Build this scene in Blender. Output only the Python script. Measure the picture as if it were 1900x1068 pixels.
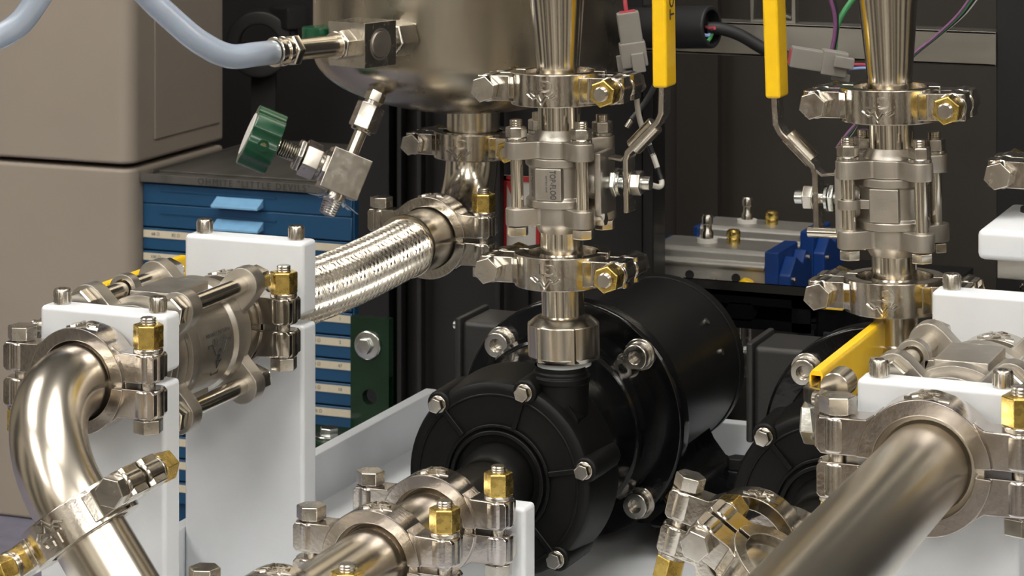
import bpy, bmesh, math, random
from mathutils import Matrix, Vector
random.seed(4)
for o in list(bpy.data.objects): bpy.data.objects.remove(o)
SC = bpy.context.scene
COL = SC.collection
V = Vector
K = 0.001                                   # the script is written in millimetres

# ------------------------------------------------------------------ camera
FPX, HORIZON = 4868.0, -430.0               # focal length and eye level in photo pixels (1900 x 1068)
YAW = math.atan2(1975.0, FPX)
SN, CS = math.sin(YAW), math.cos(YAW)
CAM = V((587.0, -1423.0, 484.0))
cd = bpy.data.cameras.new('camera'); cam = bpy.data.objects.new('camera', cd); COL.objects.link(cam)
cd.sensor_width = 36.0; cd.lens = 36.0*FPX/1900.0
cd.shift_y = -(534.0-HORIZON)/1900.0
cd.clip_start = 0.02; cd.clip_end = 60
cam.location = CAM*K; cam.rotation_euler = (math.pi/2, 0, YAW)
cd.dof.use_dof = True; cd.dof.focus_distance = 1.42; cd.dof.aperture_fstop = 48
SC.camera = cam
# ------------------------------------------------------------------ world, exposure
w = bpy.data.worlds.new('world'); SC.world = w; w.use_nodes = True
w.node_tree.nodes['Background'].inputs[0].default_value = (0.55, 0.6, 0.7, 1)
w.node_tree.nodes['Background'].inputs[1].default_value = 0.3
SC.view_settings.view_transform = 'Standard'; SC.view_settings.look = 'None'
SC.view_settings.exposure = 0.0; SC.view_settings.gamma = 1.0
SC.view_settings.use_curve_mapping = False
LAMP = 9.2                                 # brightness of the ceiling lamps' diffusers

def at(u, v, Z=None, Y=None, X=None, H=None):
    "point (mm) seen at photo pixel u, v and lying at camera depth Z or on the plane Y, X or height H"
    a = (u-950)/FPX; b = -(v-HORIZON)/FPX
    d = V((a*CS-SN, a*SN+CS, b))
    if Y is not None: Z = (Y-CAM.y)/d.y
    if X is not None: Z = (X-CAM.x)/d.x
    if H is not None: Z = (H-CAM.z)/b
    return CAM+d*Z
RT, UP, FW = V((CS, SN, 0)), V((0, 0, 1)), V((-SN, CS, 0))   # to the right, up and away from the photographer
XA, YA, ZA = V((1, 0, 0)), V((0, 1, 0)), V((0, 0, 1))

# ------------------------------------------------------------------ materials
MATS = {}
def mat(name, col, rough=0.5, metal=0.0, noise=0.0, nscale=60.0, bump=0.0, bscale=400.0, rvar=0.0,
        coat=0.0, spec=0.5, col2=None, stretch=None, trans=0.0, sss=0.0, emit=None, ior=1.5, alpha=1.0, bdist=0.0006):
    m = bpy.data.materials.new(name); m.use_nodes = True
    nt = m.node_tree; p = nt.nodes['Principled BSDF']
    p.inputs['Base Color'].default_value = (*col, 1); p.inputs['Roughness'].default_value = rough
    p.inputs['Metallic'].default_value = metal; p.inputs['Specular IOR Level'].default_value = spec
    p.inputs['Coat Weight'].default_value = coat; p.inputs['Coat Roughness'].default_value = 0.12
    p.inputs['IOR'].default_value = ior; p.inputs['Alpha'].default_value = alpha
    if trans: p.inputs['Transmission Weight'].default_value = trans
    if sss:
        p.inputs['Subsurface Weight'].default_value = sss; p.inputs['Subsurface Scale'].default_value = 0.004
    if emit:
        p.inputs['Emission Color'].default_value = (*emit[0], 1); p.inputs['Emission Strength'].default_value = emit[1]
    if noise or bump or rvar:
        tc = nt.nodes.new('ShaderNodeTexCoord'); mp = nt.nodes.new('ShaderNodeMapping')
        nt.links.new(tc.outputs['Object'], mp.inputs[0])
        if stretch: mp.inputs['Scale'].default_value = stretch
        def nz(scale, det=4.0):
            n = nt.nodes.new('ShaderNodeTexNoise'); n.inputs['Scale'].default_value = scale; n.inputs['Detail'].default_value = det
            nt.links.new(mp.outputs[0], n.inputs['Vector']); return n
        if noise:
            n = nz(nscale); mx = nt.nodes.new('ShaderNodeMix'); mx.data_type = 'RGBA'
            c2 = col2 or tuple(c*(1-noise) for c in col)
            mx.inputs[6].default_value = (*col, 1); mx.inputs[7].default_value = (*c2, 1)
            rp = nt.nodes.new('ShaderNodeValToRGB'); rp.color_ramp.elements[0].position = 0.38; rp.color_ramp.elements[1].position = 0.66
            nt.links.new(n.outputs[0], rp.inputs[0]); nt.links.new(rp.outputs[0], mx.inputs[0]); nt.links.new(mx.outputs[2], p.inputs['Base Color'])
        if rvar:
            n = nz(nscale*1.7); mr = nt.nodes.new('ShaderNodeMapRange')
            mr.inputs[1].default_value = 0.3; mr.inputs[2].default_value = 0.7
            mr.inputs[3].default_value = max(0.03, rough-rvar); mr.inputs[4].default_value = rough+rvar
            nt.links.new(n.outputs[0], mr.inputs[0]); nt.links.new(mr.outputs[0], p.inputs['Roughness'])
        if bump:
            n = nz(bscale, 3.0); b = nt.nodes.new('ShaderNodeBump'); b.inputs['Strength'].default_value = bump; b.inputs['Distance'].default_value = bdist
            nt.links.new(n.outputs[0], b.inputs['Height']); nt.links.new(b.outputs[0], p.inputs['Normal'])
    MATS[name] = m
    return m
mat('polished', (0.70, 0.65, 0.565), 0.17, 1, noise=0.06, nscale=25)
mat('brushed', (0.70, 0.645, 0.555), 0.225, 1, noise=0.06, nscale=18)
mat('satin', (0.74, 0.685, 0.59), 0.29, 1, noise=0.06, nscale=18)
mat('tanksteel', (0.54, 0.49, 0.40), 0.27, 1, noise=0.35, nscale=14, bump=0.15, bscale=45, rvar=0.08, stretch=(1, 1, 0.35), bdist=0.002)
mat('cast', (0.64, 0.595, 0.53), 0.18, 1, noise=0.22, nscale=55, bump=0.5, bscale=420, rvar=0.06, bdist=0.00016)
mat('tinted', (0.65, 0.595, 0.52), 0.19, 1, noise=0.3, nscale=38, col2=(0.52, 0.485, 0.475), bump=0.5, bscale=420, rvar=0.06, bdist=0.00016)
mat('blasted', (0.53, 0.495, 0.445), 0.40, 1, noise=0.14, nscale=60, bump=0.5, bscale=1300, rvar=0.05, bdist=0.00015)
mat('boltsteel', (0.62, 0.585, 0.53), 0.24, 1, noise=0.12, nscale=120, rvar=0.05)
mat('brass', (0.78, 0.57, 0.17), 0.27, 1, noise=0.28, nscale=160, rvar=0.08)
mat('zinc', (0.72, 0.74, 0.72), 0.22, 1, noise=0.2, nscale=150, bump=0.4, bscale=300, bdist=0.0002)
mat('alu', (0.46, 0.44, 0.40), 0.38, 1, noise=0.2, nscale=18, rvar=0.08, stretch=(0.25, 1, 1))
mat('aluact', (0.50, 0.48, 0.44), 0.45, 0.75, noise=0.1, nscale=60, bump=0.1, bscale=900)
mat('darksteel', (0.05, 0.044, 0.037), 0.5, 0.4, noise=0.35, nscale=7, rvar=0.1, stretch=(1, 1, 0.25))
mat('hdpe', (0.66, 0.682, 0.71), 0.42, 0, noise=0.04, nscale=40, bump=0.06, bscale=500, spec=0.4, sss=0.06)
mat('plastic', (0.0045, 0.0045, 0.0045), 0.46, 0, noise=0.25, nscale=90, bump=0.3, bscale=900, spec=0.2, bdist=0.0001)
mat('gloss', (0.004, 0.004, 0.0045), 0.14, 0, noise=0.2, nscale=50, bump=0.5, bscale=130, spec=0.4, bdist=0.00035)
mat('motor', (0.007, 0.007, 0.007), 0.38, 0, noise=0.2, nscale=50, spec=0.34)
mat('jbox', (0.032, 0.031, 0.030), 0.42, 0.1, noise=0.15, nscale=60, bump=0.15, bscale=800)
mat('rubber', (0.010, 0.010, 0.011), 0.6, 0, bump=0.1, bscale=600)
mat('blackframe', (0.009, 0.009, 0.010), 0.42, 0, noise=0.3, nscale=20)
mat('grille', (0.014, 0.013, 0.013), 0.6)
mat('beige', (0.315, 0.27, 0.222), 0.45, 0, noise=0.05, nscale=10, bump=0.08, bscale=700)
mat('blue', (0.008, 0.066, 0.155), 0.42, 0, noise=0.12, nscale=20)
mat('bluetab', (0.22, 0.46, 0.72), 0.4, 0, noise=0.12, nscale=90)
mat('lidgrey', (0.12, 0.112, 0.10), 0.42, 0.3, noise=0.3, nscale=12, stretch=(4, 0.5, 1))
mat('cream', (0.64, 0.57, 0.43), 0.6, 0, noise=0.05, nscale=200)
mat('ink', (0.03, 0.03, 0.03), 0.6)
mat('greyink', (0.06, 0.058, 0.055), 0.6)
mat('yellow', (0.90, 0.56, 0.008), 0.33, 0, noise=0.06, nscale=60, coat=0.3)
mat('greenknob', (0.006, 0.065, 0.028), 0.25, 0, noise=0.2, nscale=80, coat=0.4)
mat('greenpaint', (0.006, 0.03, 0.012), 0.22, 0, noise=0.25, nscale=60, bump=0.15, bscale=150, coat=0.3)
mat('actblue', (0.004, 0.04, 0.20), 0.42, 0, noise=0.15, nscale=100)
mat('tubing', (0.60, 0.69, 0.83), 0.25, 0, trans=0.6, sss=0.2, noise=0.08, nscale=40)
mat('grey', (0.22, 0.205, 0.185), 0.5, 0, noise=0.06, nscale=100)
mat('red', (0.45, 0.02, 0.02), 0.5)
mat('paper', (0.62, 0.60, 0.56), 0.6)
mat('wirered', (0.42, 0.06, 0.08), 0.4); mat('wiregreen', (0.05, 0.24, 0.09), 0.4); mat('wireblue', (0.30, 0.40, 0.75), 0.4)
mat('wirepurple', (0.16, 0.06, 0.15), 0.4); mat('wireblack', (0.012, 0.012, 0.013), 0.45); mat('wirewhite', (0.62, 0.60, 0.56), 0.4)
mat('bench', (0.20, 0.195, 0.26), 0.5, 0, noise=0.3, nscale=30)
mat('paint', (0.44, 0.40, 0.34), 0.7, 0, noise=0.05, nscale=4)
mat('ceil', (0.72, 0.71, 0.68), 0.8, 0, noise=0.04, nscale=6)
mat('dark', (0.02, 0.019, 0.018), 0.6, 0, noise=0.3, nscale=8)
mat('paintlight', (0.66, 0.62, 0.55), 0.7, 0, noise=0.05, nscale=4)
mat('floorgrey', (0.38, 0.36, 0.33), 0.5, 0, noise=0.25, nscale=5)
mat('doorwood', (0.10, 0.06, 0.035), 0.5, 0, noise=0.4, nscale=6, stretch=(4, 4, 0.4))
mat('lamp', (0.9, 0.9, 0.9), 0.5, emit=((1.0, 0.965, 0.90), LAMP))
mat('whitemetal', (0.7, 0.7, 0.68), 0.5)

# ------------------------------------------------------------------ mesh building
def FR(origin, x, z):
    "frame with local x along x and local z along z (made square), origin in mm"
    z = V(z).normalized(); x = V(x); x = (x-z*x.dot(z)).normalized(); y = z.cross(x)
    return Matrix(((x.x, y.x, z.x, origin[0]), (x.y, y.y, z.y, origin[1]), (x.z, y.z, z.z, origin[2]), (0, 0, 0, 1)))
def AX(p0, p1):
    "frame at p0 with local z towards p1"
    p0 = V(p0); d = V(p1)-p0
    h = V((1, 0, 0)) if abs(d.normalized().x) < 0.8 else V((0, 1, 0))
    return FR(p0, h, d), d.length
class MB:
    def __init__(s): s.v = []; s.f = []
    def add(s, vs, fs, M=None):
        n = len(s.v)
        s.v += [tuple(M @ V(q)) for q in vs] if M is not None else [tuple(q) for q in vs]
        s.f += [tuple(i+n for i in f) for f in fs]; return s
    def box(s, x0, x1, y0, y1, z0, z1, M=None):
        q = [(x, y, z) for z in (z0, z1) for y in (y0, y1) for x in (x0, x1)]
        return s.add(q, [(0, 2, 3, 1), (4, 5, 7, 6), (0, 1, 5, 4), (2, 6, 7, 3), (0, 4, 6, 2), (1, 3, 7, 5)], M)
    def prism(s, pts, z0, z1, M=None):
        n = len(pts)
        a = sum(pts[i][0]*pts[(i+1) % n][1]-pts[(i+1) % n][0]*pts[i][1] for i in range(n))
        if a < 0: pts = pts[::-1]
        q = [(p[0], p[1], z0) for p in pts]+[(p[0], p[1], z1) for p in pts]
        return s.add(q, [tuple(range(n))[::-1], tuple(range(n, 2*n))]+[(i, (i+1) % n, n+(i+1) % n, n+i) for i in range(n)], M)
    def lathe(s, prof, M=None, n=40, closed=False):
        "profile of (r, h) swept about local z"
        q = []; fs = []; ring = []
        for r, h in prof:
            if r < 1e-6: ring.append([len(q)]); q.append((0, 0, h))
            else:
                ring.append(list(range(len(q), len(q)+n)))
                q += [(r*math.cos(2*math.pi*i/n), r*math.sin(2*math.pi*i/n), h) for i in range(n)]
        pairs = list(zip(ring[:-1], ring[1:]))
        if closed: pairs.append((ring[-1], ring[0]))
        for A, B in pairs:
            for i in range(n):
                j = (i+1) % n
                if len(A) == 1 and len(B) == 1: continue
                if len(A) == 1: fs.append((A[0], B[j], B[i]))
                elif len(B) == 1: fs.append((A[i], A[j], B[0]))
                else: fs.append((A[i], A[j], B[j], B[i]))
        return s.add(q, fs, M)
    def cyl(s, p0, p1, r, r2=None, n=24, M=None):
        F, L = AX(p0, p1); r2 = r if r2 is None else r2
        if M is not None: F = M @ F
        return s.lathe([(0, 0), (r, 0), (r2, L), (0, L)], F, n)
    def ring(s, p0, p1, ri, ro, n=32, M=None):
        F, L = AX(p0, p1)
        if M is not None: F = M @ F
        return s.lathe([(ri, 0), (ro, 0), (ro, L), (ri, L)], F, n, closed=True)
    def hexa(s, p0, p1, af, M=None, ch=0.12, rot=0.0):
        "hexagon bar with chamfered corners"
        F, L = AX(p0, p1)
        if M is not None: F = M @ F
        rc = af/math.sqrt(3); n = 6; q = []; c = ch*rc; b = min(0.3*L, c*0.8)
        for rr, h in ((rc-c, 0), (rc, b), (rc, L-b), (rc-c, L)):
            q += [(rr*math.cos(rot+math.pi*i/3), rr*math.sin(rot+math.pi*i/3), h) for i in range(6)]
        fs = [tuple(range(6))[::-1], tuple(range(18, 24))]
        for k in range(3): fs += [(6*k+i, 6*k+(i+1) % 6, 6*k+6+(i+1) % 6, 6*k+6+i) for i in range(6)]
        return s.add(q, fs, F)
    def sweep(s, pts, r, n=16, M=None, cap=True, flat=None, up=None):
        "tube (or flat bar: flat=(w,t)) along a path"
        pts = [V(p) for p in pts]; q = []; fs = []; N = len(pts)
        tang = [((pts[min(i+1, N-1)]-pts[max(i-1, 0)]).normalized()) for i in range(N)]
        nrm = V(up) if up is not None else (V((0, 0, 1)) if abs(tang[0].z) < 0.9 else V((1, 0, 0)))
        for i in range(N):
            t = tang[i]; nrm = (nrm-t*nrm.dot(t)).normalized(); b = t.cross(nrm)
            rr = r[i] if isinstance(r, (list, tuple)) else r
            if flat:
                a, c = flat[0]/2, flat[1]/2
                k = 1.0
                if 0 < i < N-1:
                    d1 = (pts[i]-pts[i-1]).normalized(); k = 1/max(0.5, abs(d1.dot(t)))
                q += [pts[i]+nrm*x+b*y*k for x, y in ((a, c), (-a, c), (-a, -c), (a, -c))]; m = 4
            else:
                q += [pts[i]+nrm*(rr*math.cos(2*math.pi*k/n))+b*(rr*math.sin(2*math.pi*k/n)) for k in range(n)]; m = n
        for i in range(N-1):
            for k in range(m):
                l = (k+1) % m; fs.append((i*m+k, i*m+l, (i+1)*m+l, (i+1)*m+k))
        if cap: fs += [tuple(range(m))[::-1], tuple(range((N-1)*m, N*m))]
        return s.add(q, fs, M)
    def build(s, name, m, parent=None, bevel=0, seg=2, sharp=38, origin=None, limit=32):
        me = bpy.data.meshes.new(name)
        o0 = V(origin) if origin is not None else V((0, 0, 0))
        me.from_pydata([tuple((V(q)-o0)*K) for q in s.v], [], s.f)
        bm = bmesh.new(); bm.from_mesh(me)
        if bevel:
            ed = [e for e in bm.edges if len(e.link_faces) == 2 and e.calc_face_angle(0) > math.radians(limit)]
            if ed: bmesh.ops.bevel(bm, geom=ed, offset=bevel*K, segments=seg, profile=0.5, affect='EDGES', clamp_overlap=True)
        bmesh.ops.recalc_face_normals(bm, faces=bm.faces)
        bm.to_mesh(me); bm.free()
        me.polygons.foreach_set('use_smooth', [True]*len(me.polygons))
        me.set_sharp_from_angle(angle=math.radians(sharp))
        me.materials.append(MATS[m])
        o = bpy.data.objects.new(name, me); COL.objects.link(o)
        if parent is not None: o.parent = parent
        o.location = o0*K
        if bevel:
            wn = o.modifiers.new('weighted_normal', 'WEIGHTED_NORMAL'); wn.keep_sharp = True; wn.weight = 100; wn.mode = 'FACE_AREA'
        return o
def tag(o, label=None, cat=None, group=None, kind=None):
    if label: o['label'] = label
    if cat: o['category'] = cat
    if group: o['group'] = group
    if kind: o['kind'] = kind
    return o
def thing(name, label, cat, M=None, group=None):
    o = bpy.data.objects.new(name, None); COL.objects.link(o); o.empty_display_size = 0.02
    place(o, M if M is not None else Matrix.Identity(4))
    return tag(o, label, cat, group)
def place(o, M):
    M = M.copy(); M.translation = M.translation*K; o.matrix_world = M
def copy_tree(o, M=None, label=None, group=None, parent=None):
    c = o.copy(); COL.objects.link(c)
    if parent is not None: c.parent = parent
    for ch in [x for x in bpy.data.objects if x.parent == o]: copy_tree(ch, parent=c)
    if M is not None: place(c, M)
    if label: c['label'] = label
    if group: c['group'] = group
    return c
def arc(cx, cy, r, a0, a1, n):
    return [(cx+r*math.cos(math.radians(a0+(a1-a0)*i/n)), cy+r*math.sin(math.radians(a0+(a1-a0)*i/n))) for i in range(n+1)]
def bend(p0, d0, d1, R, n=14):
    "centre line of an elbow from p0 leaving along d0 and ending along d1 (at right angles)"
    p0, d0, d1 = V(p0), V(d0).normalized(), V(d1).normalized()
    return [p0+d0*(R*math.sin(a))+d1*(R*(1-math.cos(a))) for a in [math.pi/2*i/n for i in range(n+1)]]
def smooth_path(pts, n=8):
    pts = [V(p) for p in pts]; out = []
    P = [pts[0]*2-pts[1]]+pts+[pts[-1]*2-pts[-2]]
    for i in range(1, len(P)-2):
        a, b, c, d = P[i-1], P[i], P[i+1], P[i+2]
        for k in range(n):
            t = k/n
            out.append(0.5*((2*b)+(c-a)*t+(2*a-5*b+4*c-d)*t*t+(3*b-a-3*c+d)*t**3))
    out.append(pts[-1]); return out
def text_geo(body, size, extrude=0.15, bold=0.0, spacing=1.0):
    cu = bpy.data.curves.new('lettering', 'FONT'); cu.body = body; cu.size = size; cu.extrude = extrude; cu.offset = bold
    cu.align_x = 'CENTER'; cu.align_y = 'CENTER'; cu.resolution_u = 3; cu.space_character = spacing
    ob = bpy.data.objects.new('lettering', cu); COL.objects.link(ob)
    me = bpy.data.meshes.new_from_object(ob.evaluated_get(bpy.context.evaluated_depsgraph_get()))
    g = ([tuple(q.co) for q in me.vertices], [tuple(p.vertices) for p in me.polygons])
    bpy.data.objects.remove(ob); bpy.data.curves.remove(cu); bpy.data.meshes.remove(me)
    return g
def text(body, size, m, parent, M, extrude=0.15, name='lettering', sx=1.0, fn=None, spacing=1.0, bold=0.0):
    vs, fs = text_geo(body, size, extrude, bold, spacing)
    vs = [V((a*sx, b, c)) for a, b, c in vs]
    if fn: vs = [fn(q) for q in vs]
    return MB().add(vs, fs, M).build(name, m, parent)

# ================================================================== THE SETTING
def struct(o): return tag(o, kind='structure')
RX0, RX1, RY0, RY1, RZ0, RZ1 = -2600, 3600, -4600, 1500, -1180, 1750
struct(MB().box(RX0, RX1, RY0, RY1, RZ0-60, RZ0).build('floor', 'floorgrey'))
struct(MB().box(RX0, RX1, RY0, RY1, RZ1, RZ1+60).build('ceiling', 'ceil'))
struct(MB().box(RX0-60, RX0, RY0, RY1, RZ0, RZ1).build('wall_left', 'paint'))
struct(MB().box(RX1, RX1+60, RY0, RY1, RZ0, RZ1).build('wall_right', 'paint'))
struct(MB().box(RX0-60, RX1+60, RY1, RY1+60, RZ0, RZ1).build('wall_back', 'dark'))
struct(MB().box(RX0-60, RX1+60, RY0-60, RY0, RZ0, RZ1).build('wall_front', 'paintlight'))
# unseen doors and dark bands, added to put contrast into the steel's reflections
for i, (x0, x1) in enumerate(((-1500, -600), (1500, 2400))):
    d = struct(MB().box(x0, x1, RY0, RY0+40, RZ0, RZ0+2050).build('door_%d' % (i+1), 'doorwood', bevel=4))
    MB().cyl(((x0+80), RY0+40, RZ0+1000), ((x0+80), RY0+100, RZ0+1000), 12).build('door_handle', 'boltsteel', d)
for i, (x0, x1) in enumerate(((-2600, -2250), (-200, 20), (950, 1130), (3100, 3600))):  # invented dark columns that band what the steel reflects
    struct(MB().box(x0, x1, RY0, RY0+60, RZ0, RZ1).build('added_dark_band_%d' % (i+1), 'dark', bevel=3))
for i, (y0, y1) in enumerate(((-3900, -2900), (-2200, -1500), (-700, 100))):  # dark panels added out of view on both side walls, for reflected bands
    struct(MB().box(RX0, RX0+40, y0, y1, RZ0, RZ0+2300).build('door_%d' % (i+3), 'dark', bevel=4))
    struct(MB().box(RX1-40, RX1, y0+300, y1+200, RZ0, RZ0+2300).build('door_%d' % (i+6), 'dark', bevel=4))
struct(MB().box(RX0, RX1, RY0, RY0+18, RZ0, RZ0+140).build('baseboard_front', 'dark'))
struct(MB().box(RX0, RX0+18, RY0, RY1, RZ0, RZ0+140).build('baseboard_left', 'dark'))
n = 0
LABS = ['ceiling lamp over the steel tank side, far left of the room', 'ceiling lamp nearest above the two black pumps', 'ceiling lamp above the right end of the machine',
        'ceiling lamp behind the photographer on the left', 'ceiling lamp straight behind the photographer', 'ceiling lamp behind the photographer on the right',
        'ceiling lamp by the far wall on the left', 'ceiling lamp by the far wall in the middle', 'ceiling lamp by the far wall on the right']
for (ly, rows) in ((-350, (-1300, 250, 1900)), (-2050, (-1300, 250, 1900)), (-3750, (-1300, 250, 1900))):
    for lx in rows:
        t = thing('ceiling_lamp', LABS[n], 'lamp', Matrix.Translation((lx, ly, RZ1)), 'ceiling lamps'); n += 1
        m = MB()
        for a in ((-330, -310, -630, 630), (310, 330, -630, 630), (-330, 330, -650, -630), (-330, 330, 630, 650)): m.box(a[0], a[1], a[2], a[3], -50, 0)
        m.build('frame', 'whitemetal', t)
        MB().box(-308, 308, -628, 628, -34, -28).build('diffuser', 'lamp', t)

# bench that carries the cabinets and the machine frame
t = thing('workbench', 'blue-grey workbench top below the machine and the cabinets', 'bench', Matrix.Translation((-100, 350, -275)))
MB().box(-1900, 1300, -900, 1050, -40, 0).build('bench_top', 'bench', t, bevel=3)
for x in (-1820, 1220):
    for y in (-820, 970): MB().box(x-40, x+40, y-40, y+40, -905, -40).build('leg', 'dark', t)

# machine frame under and behind everything
t = thing('machine_frame', 'black steel skid base under the white tray', 'frame', Matrix.Translation((90, 100, -275)))
def fbox(name, x0, x1, y0, y1, z0, z1, m='blackframe', bev=1.5):
    return MB().box(x0-90, x1-90, y0-100, y1-100, z0+275, z1+275).build(name, m, t, bevel=bev)
fbox('deck', -262, 520, -420, 450, -30, -16.2)
for x in (-250, 480):
    for y in (-400, 420): fbox('leg', x, x+30, y, y+30, -275, -30)
t = thing('equipment_rack', 'black upright posts and sheet behind the tank and pumps', 'frame', Matrix.Translation((90, 100, -275)))
# ---- uprights, rails and sheets behind
def px_post(name, u0, u1, Y, z0, z1, d=30, m='blackframe'):
    a, b = at(u0, 300, Y=Y), at(u1, 300, Y=Y)
    return fbox(name, a.x, b.x, Y, Y+d, z0, z1, m)
px_post('upright', 664, 722, 500, -275, 700)
px_post('upright', 1192, 1212, 505, -275, 300)
px_post('upright', 1848, 1905, 455, -275, 700)
px_post('back_sheet', 722, 1192, 520, -275, 700, 4, 'grille')
for u in (735, 772, 918): px_post('conduit', u, u+10, 505, -275, 230, 10, 'grille')
t = thing('metal_partition', 'dark brown metal panel with a post behind the actuators', 'panel', Matrix.Translation((90, 100, -275)))
a, b = at(1210, 300, Y=850), at(1905, 300, Y=850)
fbox('rear_sheet', a.x, b.x, 850, 853, -275, 420, 'darksteel', 0)
a, b = at(1255, 300, Y=838), at(1332, 300, Y=838)
fbox('rear_post', a.x, b.x, 838, 849, -275, 420, 'darksteel', 1)

# white drip tray
t = thing('drip_tray', 'white plastic drip tray holding both black pumps', 'tray', Matrix.Translation((90, 0, -16)))
def tb(name, x0, x1, y0, y1, z0, z1): return MB().box(x0-90, x1-90, y0, y1, z0+16, z1+16).build(name, 'hdpe', t, bevel=1.5)
tb('tray_floor', -199, 440, -380, 345, -16, -6)
tb('tray_wall', -200, -190, -380, 347, -15, 27)
tb('tray_wall', -200, 440, 336, 347, -15, 26)
tb('tray_wall', 430, 441, -380, 347, -15, 27)

# ================================================================== SANITARY FITTINGS
B2 = 38.8
def clamp_half(sgn, logo):
    m = MB()
    ro, ri = 28.6, 21.6
    pts = arc(0, 0, ro, 4, 176, 28)+arc(0, 0, ri, 176, 4, 24)
    if sgn < 0: pts = [(x, -y) for x, y in pts]
    m.prism(pts, -9.6, 9.6)
    for sx in (1, -1):
        e = [(24, 1.6), (B2+5.5, 1.6), (B2+7.5, 3.6), (B2+7.5, 15.2), (B2+6, 17), (25, 17.4), (20.5, 20.5), (19, 15)]
        e = [(x*sx, y*sgn) for x, y in e]
        m.prism(e, -7.6, 7.6)
        m.lathe([(0, 1.7), (7.4, 1.7), (8.5, 2.8), (8.5, 16.2), (7.6, 17.3), (0, 17.3)], FR((B2*sx, 0, 0), XA, V((0, sgn, 0))), 24)
    return m
def on_ring(r):
    "bend flat lettering (x right, y up as read) on the outer face of a clamp half, read from +y with local z up"
    def fn(q):
        a = -q.x/r
        return V((math.sin(a)*(r+q.z), math.cos(a)*(r+q.z), q.y))
    return fn
def make_clamp():
    t = thing('pipe_clamp', 'x', 'pipe clamp')
    h = clamp_half(1, True).build('clamp_half', 'cast', t, bevel=0.9, seg=2)
    f = on_ring(28.5)
    g = MB(); vs, fs = text_geo('GT', 9.4, 1.0, 0.12)
    g.add([f(V((a*1.1, b-3.4, c))) for a, b, c in vs], fs)
    for k in (0, 1):
        zz = [(-9.5, 1.6), (-5.5, 4.0), (-3, 3.0), (0, 7.6-k), (3, 3.0), (5.5, 4.0), (9.5, 1.6)]
        zz = [(x*(1-0.25*k), y-1.4*k) for x, y in zz]
        g.sweep([f(V((x, y+0.6, 0.25))) for x, y in zz], 0.75, 6)
    g.build('emblem', 'boltsteel', h)
    clamp_half(-1, False).build('clamp_half', 'cast', t, bevel=0.9, seg=2)
    for sx, sy in ((1, 1), (-1, -1)):
        # bolt with its head on the -sy side, brass nut on the +sy side
        m = MB(); x = B2*sx
        m.hexa((x, -sy*17.8, 0), (x, -sy*25.2, 0), 14.0, rot=0.3, ch=0.07); m.cyl((x, -sy*17.4, 0), (x, -sy*18.2, 0), 6.4)
        m.cyl((x, -sy*18, 0), (x, sy*35.5, 0), 3.9)
        for k in range(4): m.ring((x, sy*(34.6-1.3*k), 0), (x, sy*(35.2-1.3*k), 0), 3.5, 4.25, 16)
        m.build('bolt', 'boltsteel', t, bevel=0.25, seg=1)
        m = MB(); F = FR((x, sy*19.4, 0), XA, V((0, sy, 0)))
        m.hexa((0, 0, 0), (0, 0, 12.6), 14.2, M=F, rot=0.35, ch=0.08)
        m.build('brass_nut', 'brass', t, bevel=0.35, seg=2)
        MB().ring((x, sy*17.2, 0), (x, sy*19.5, 0), 4, 7.9, 28).build('washer', 'boltsteel', t, bevel=0.4, seg=1)
    return t
CL = {'n': 0}
CL0 = make_clamp()
def clamp(origin, x, y, label, s=1.0, tint=False):
    "clamp whose bolts run along y (nut of the +x bolt on the +y side)"
    x, y = V(x).normalized(), V(y).normalized()
    M = FR(origin, x, x.cross(y)) @ Matrix.Scale(s, 4)
    if CL['n'] == 0: o = CL0; place(o, M)
    else: o = copy_tree(CL0, M)
    CL['n'] += 1
    tag(o, label, 'pipe clamp', 'two-bolt pipe clamps with brass nuts')
    if tint:
        for c in o.children:
            if c.name.startswith('clamp_half'):
                c.data = c.data.copy(); c.data.materials[0] = MATS['tinted']
    return o
def spool(name, label, pts, r, ends=(1, 1), m='polished', cat='pipe', n=36, fr=24.6):
    "tube along a centre line with a ferrule at each end flagged"
    pts = [V(p) for p in pts]; t = thing(name, label, cat, Matrix.Translation(pts[0]))
    L = [p-pts[0] for p in pts]
    MB().sweep(L, r, n, cap=False).build('tube', m, t, sharp=50)
    for k, (i, j) in enumerate(((0, 1), (-1, -2))):
        if ends[k]:
            d = (L[j]-L[i]).normalized(); F, _ = AX(L[i], L[i]+d)
            MB().lathe([(r-1.6, 0), (fr-1, 0), (fr, 0.5), (fr, 2.2), (20.5, 3.6), (r+1.2, 5.2), (r, 8), (r-1.6, 8)], F, 40, closed=True).build('ferrule', m, t, sharp=30)
        else:
            d = (L[j]-L[i]).normalized(); F, _ = AX(L[i], L[i]+d)
            MB().lathe([(0, 3), (r-0.3, 3)], F, n).build('tube_end', m, t)
    return t

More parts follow.
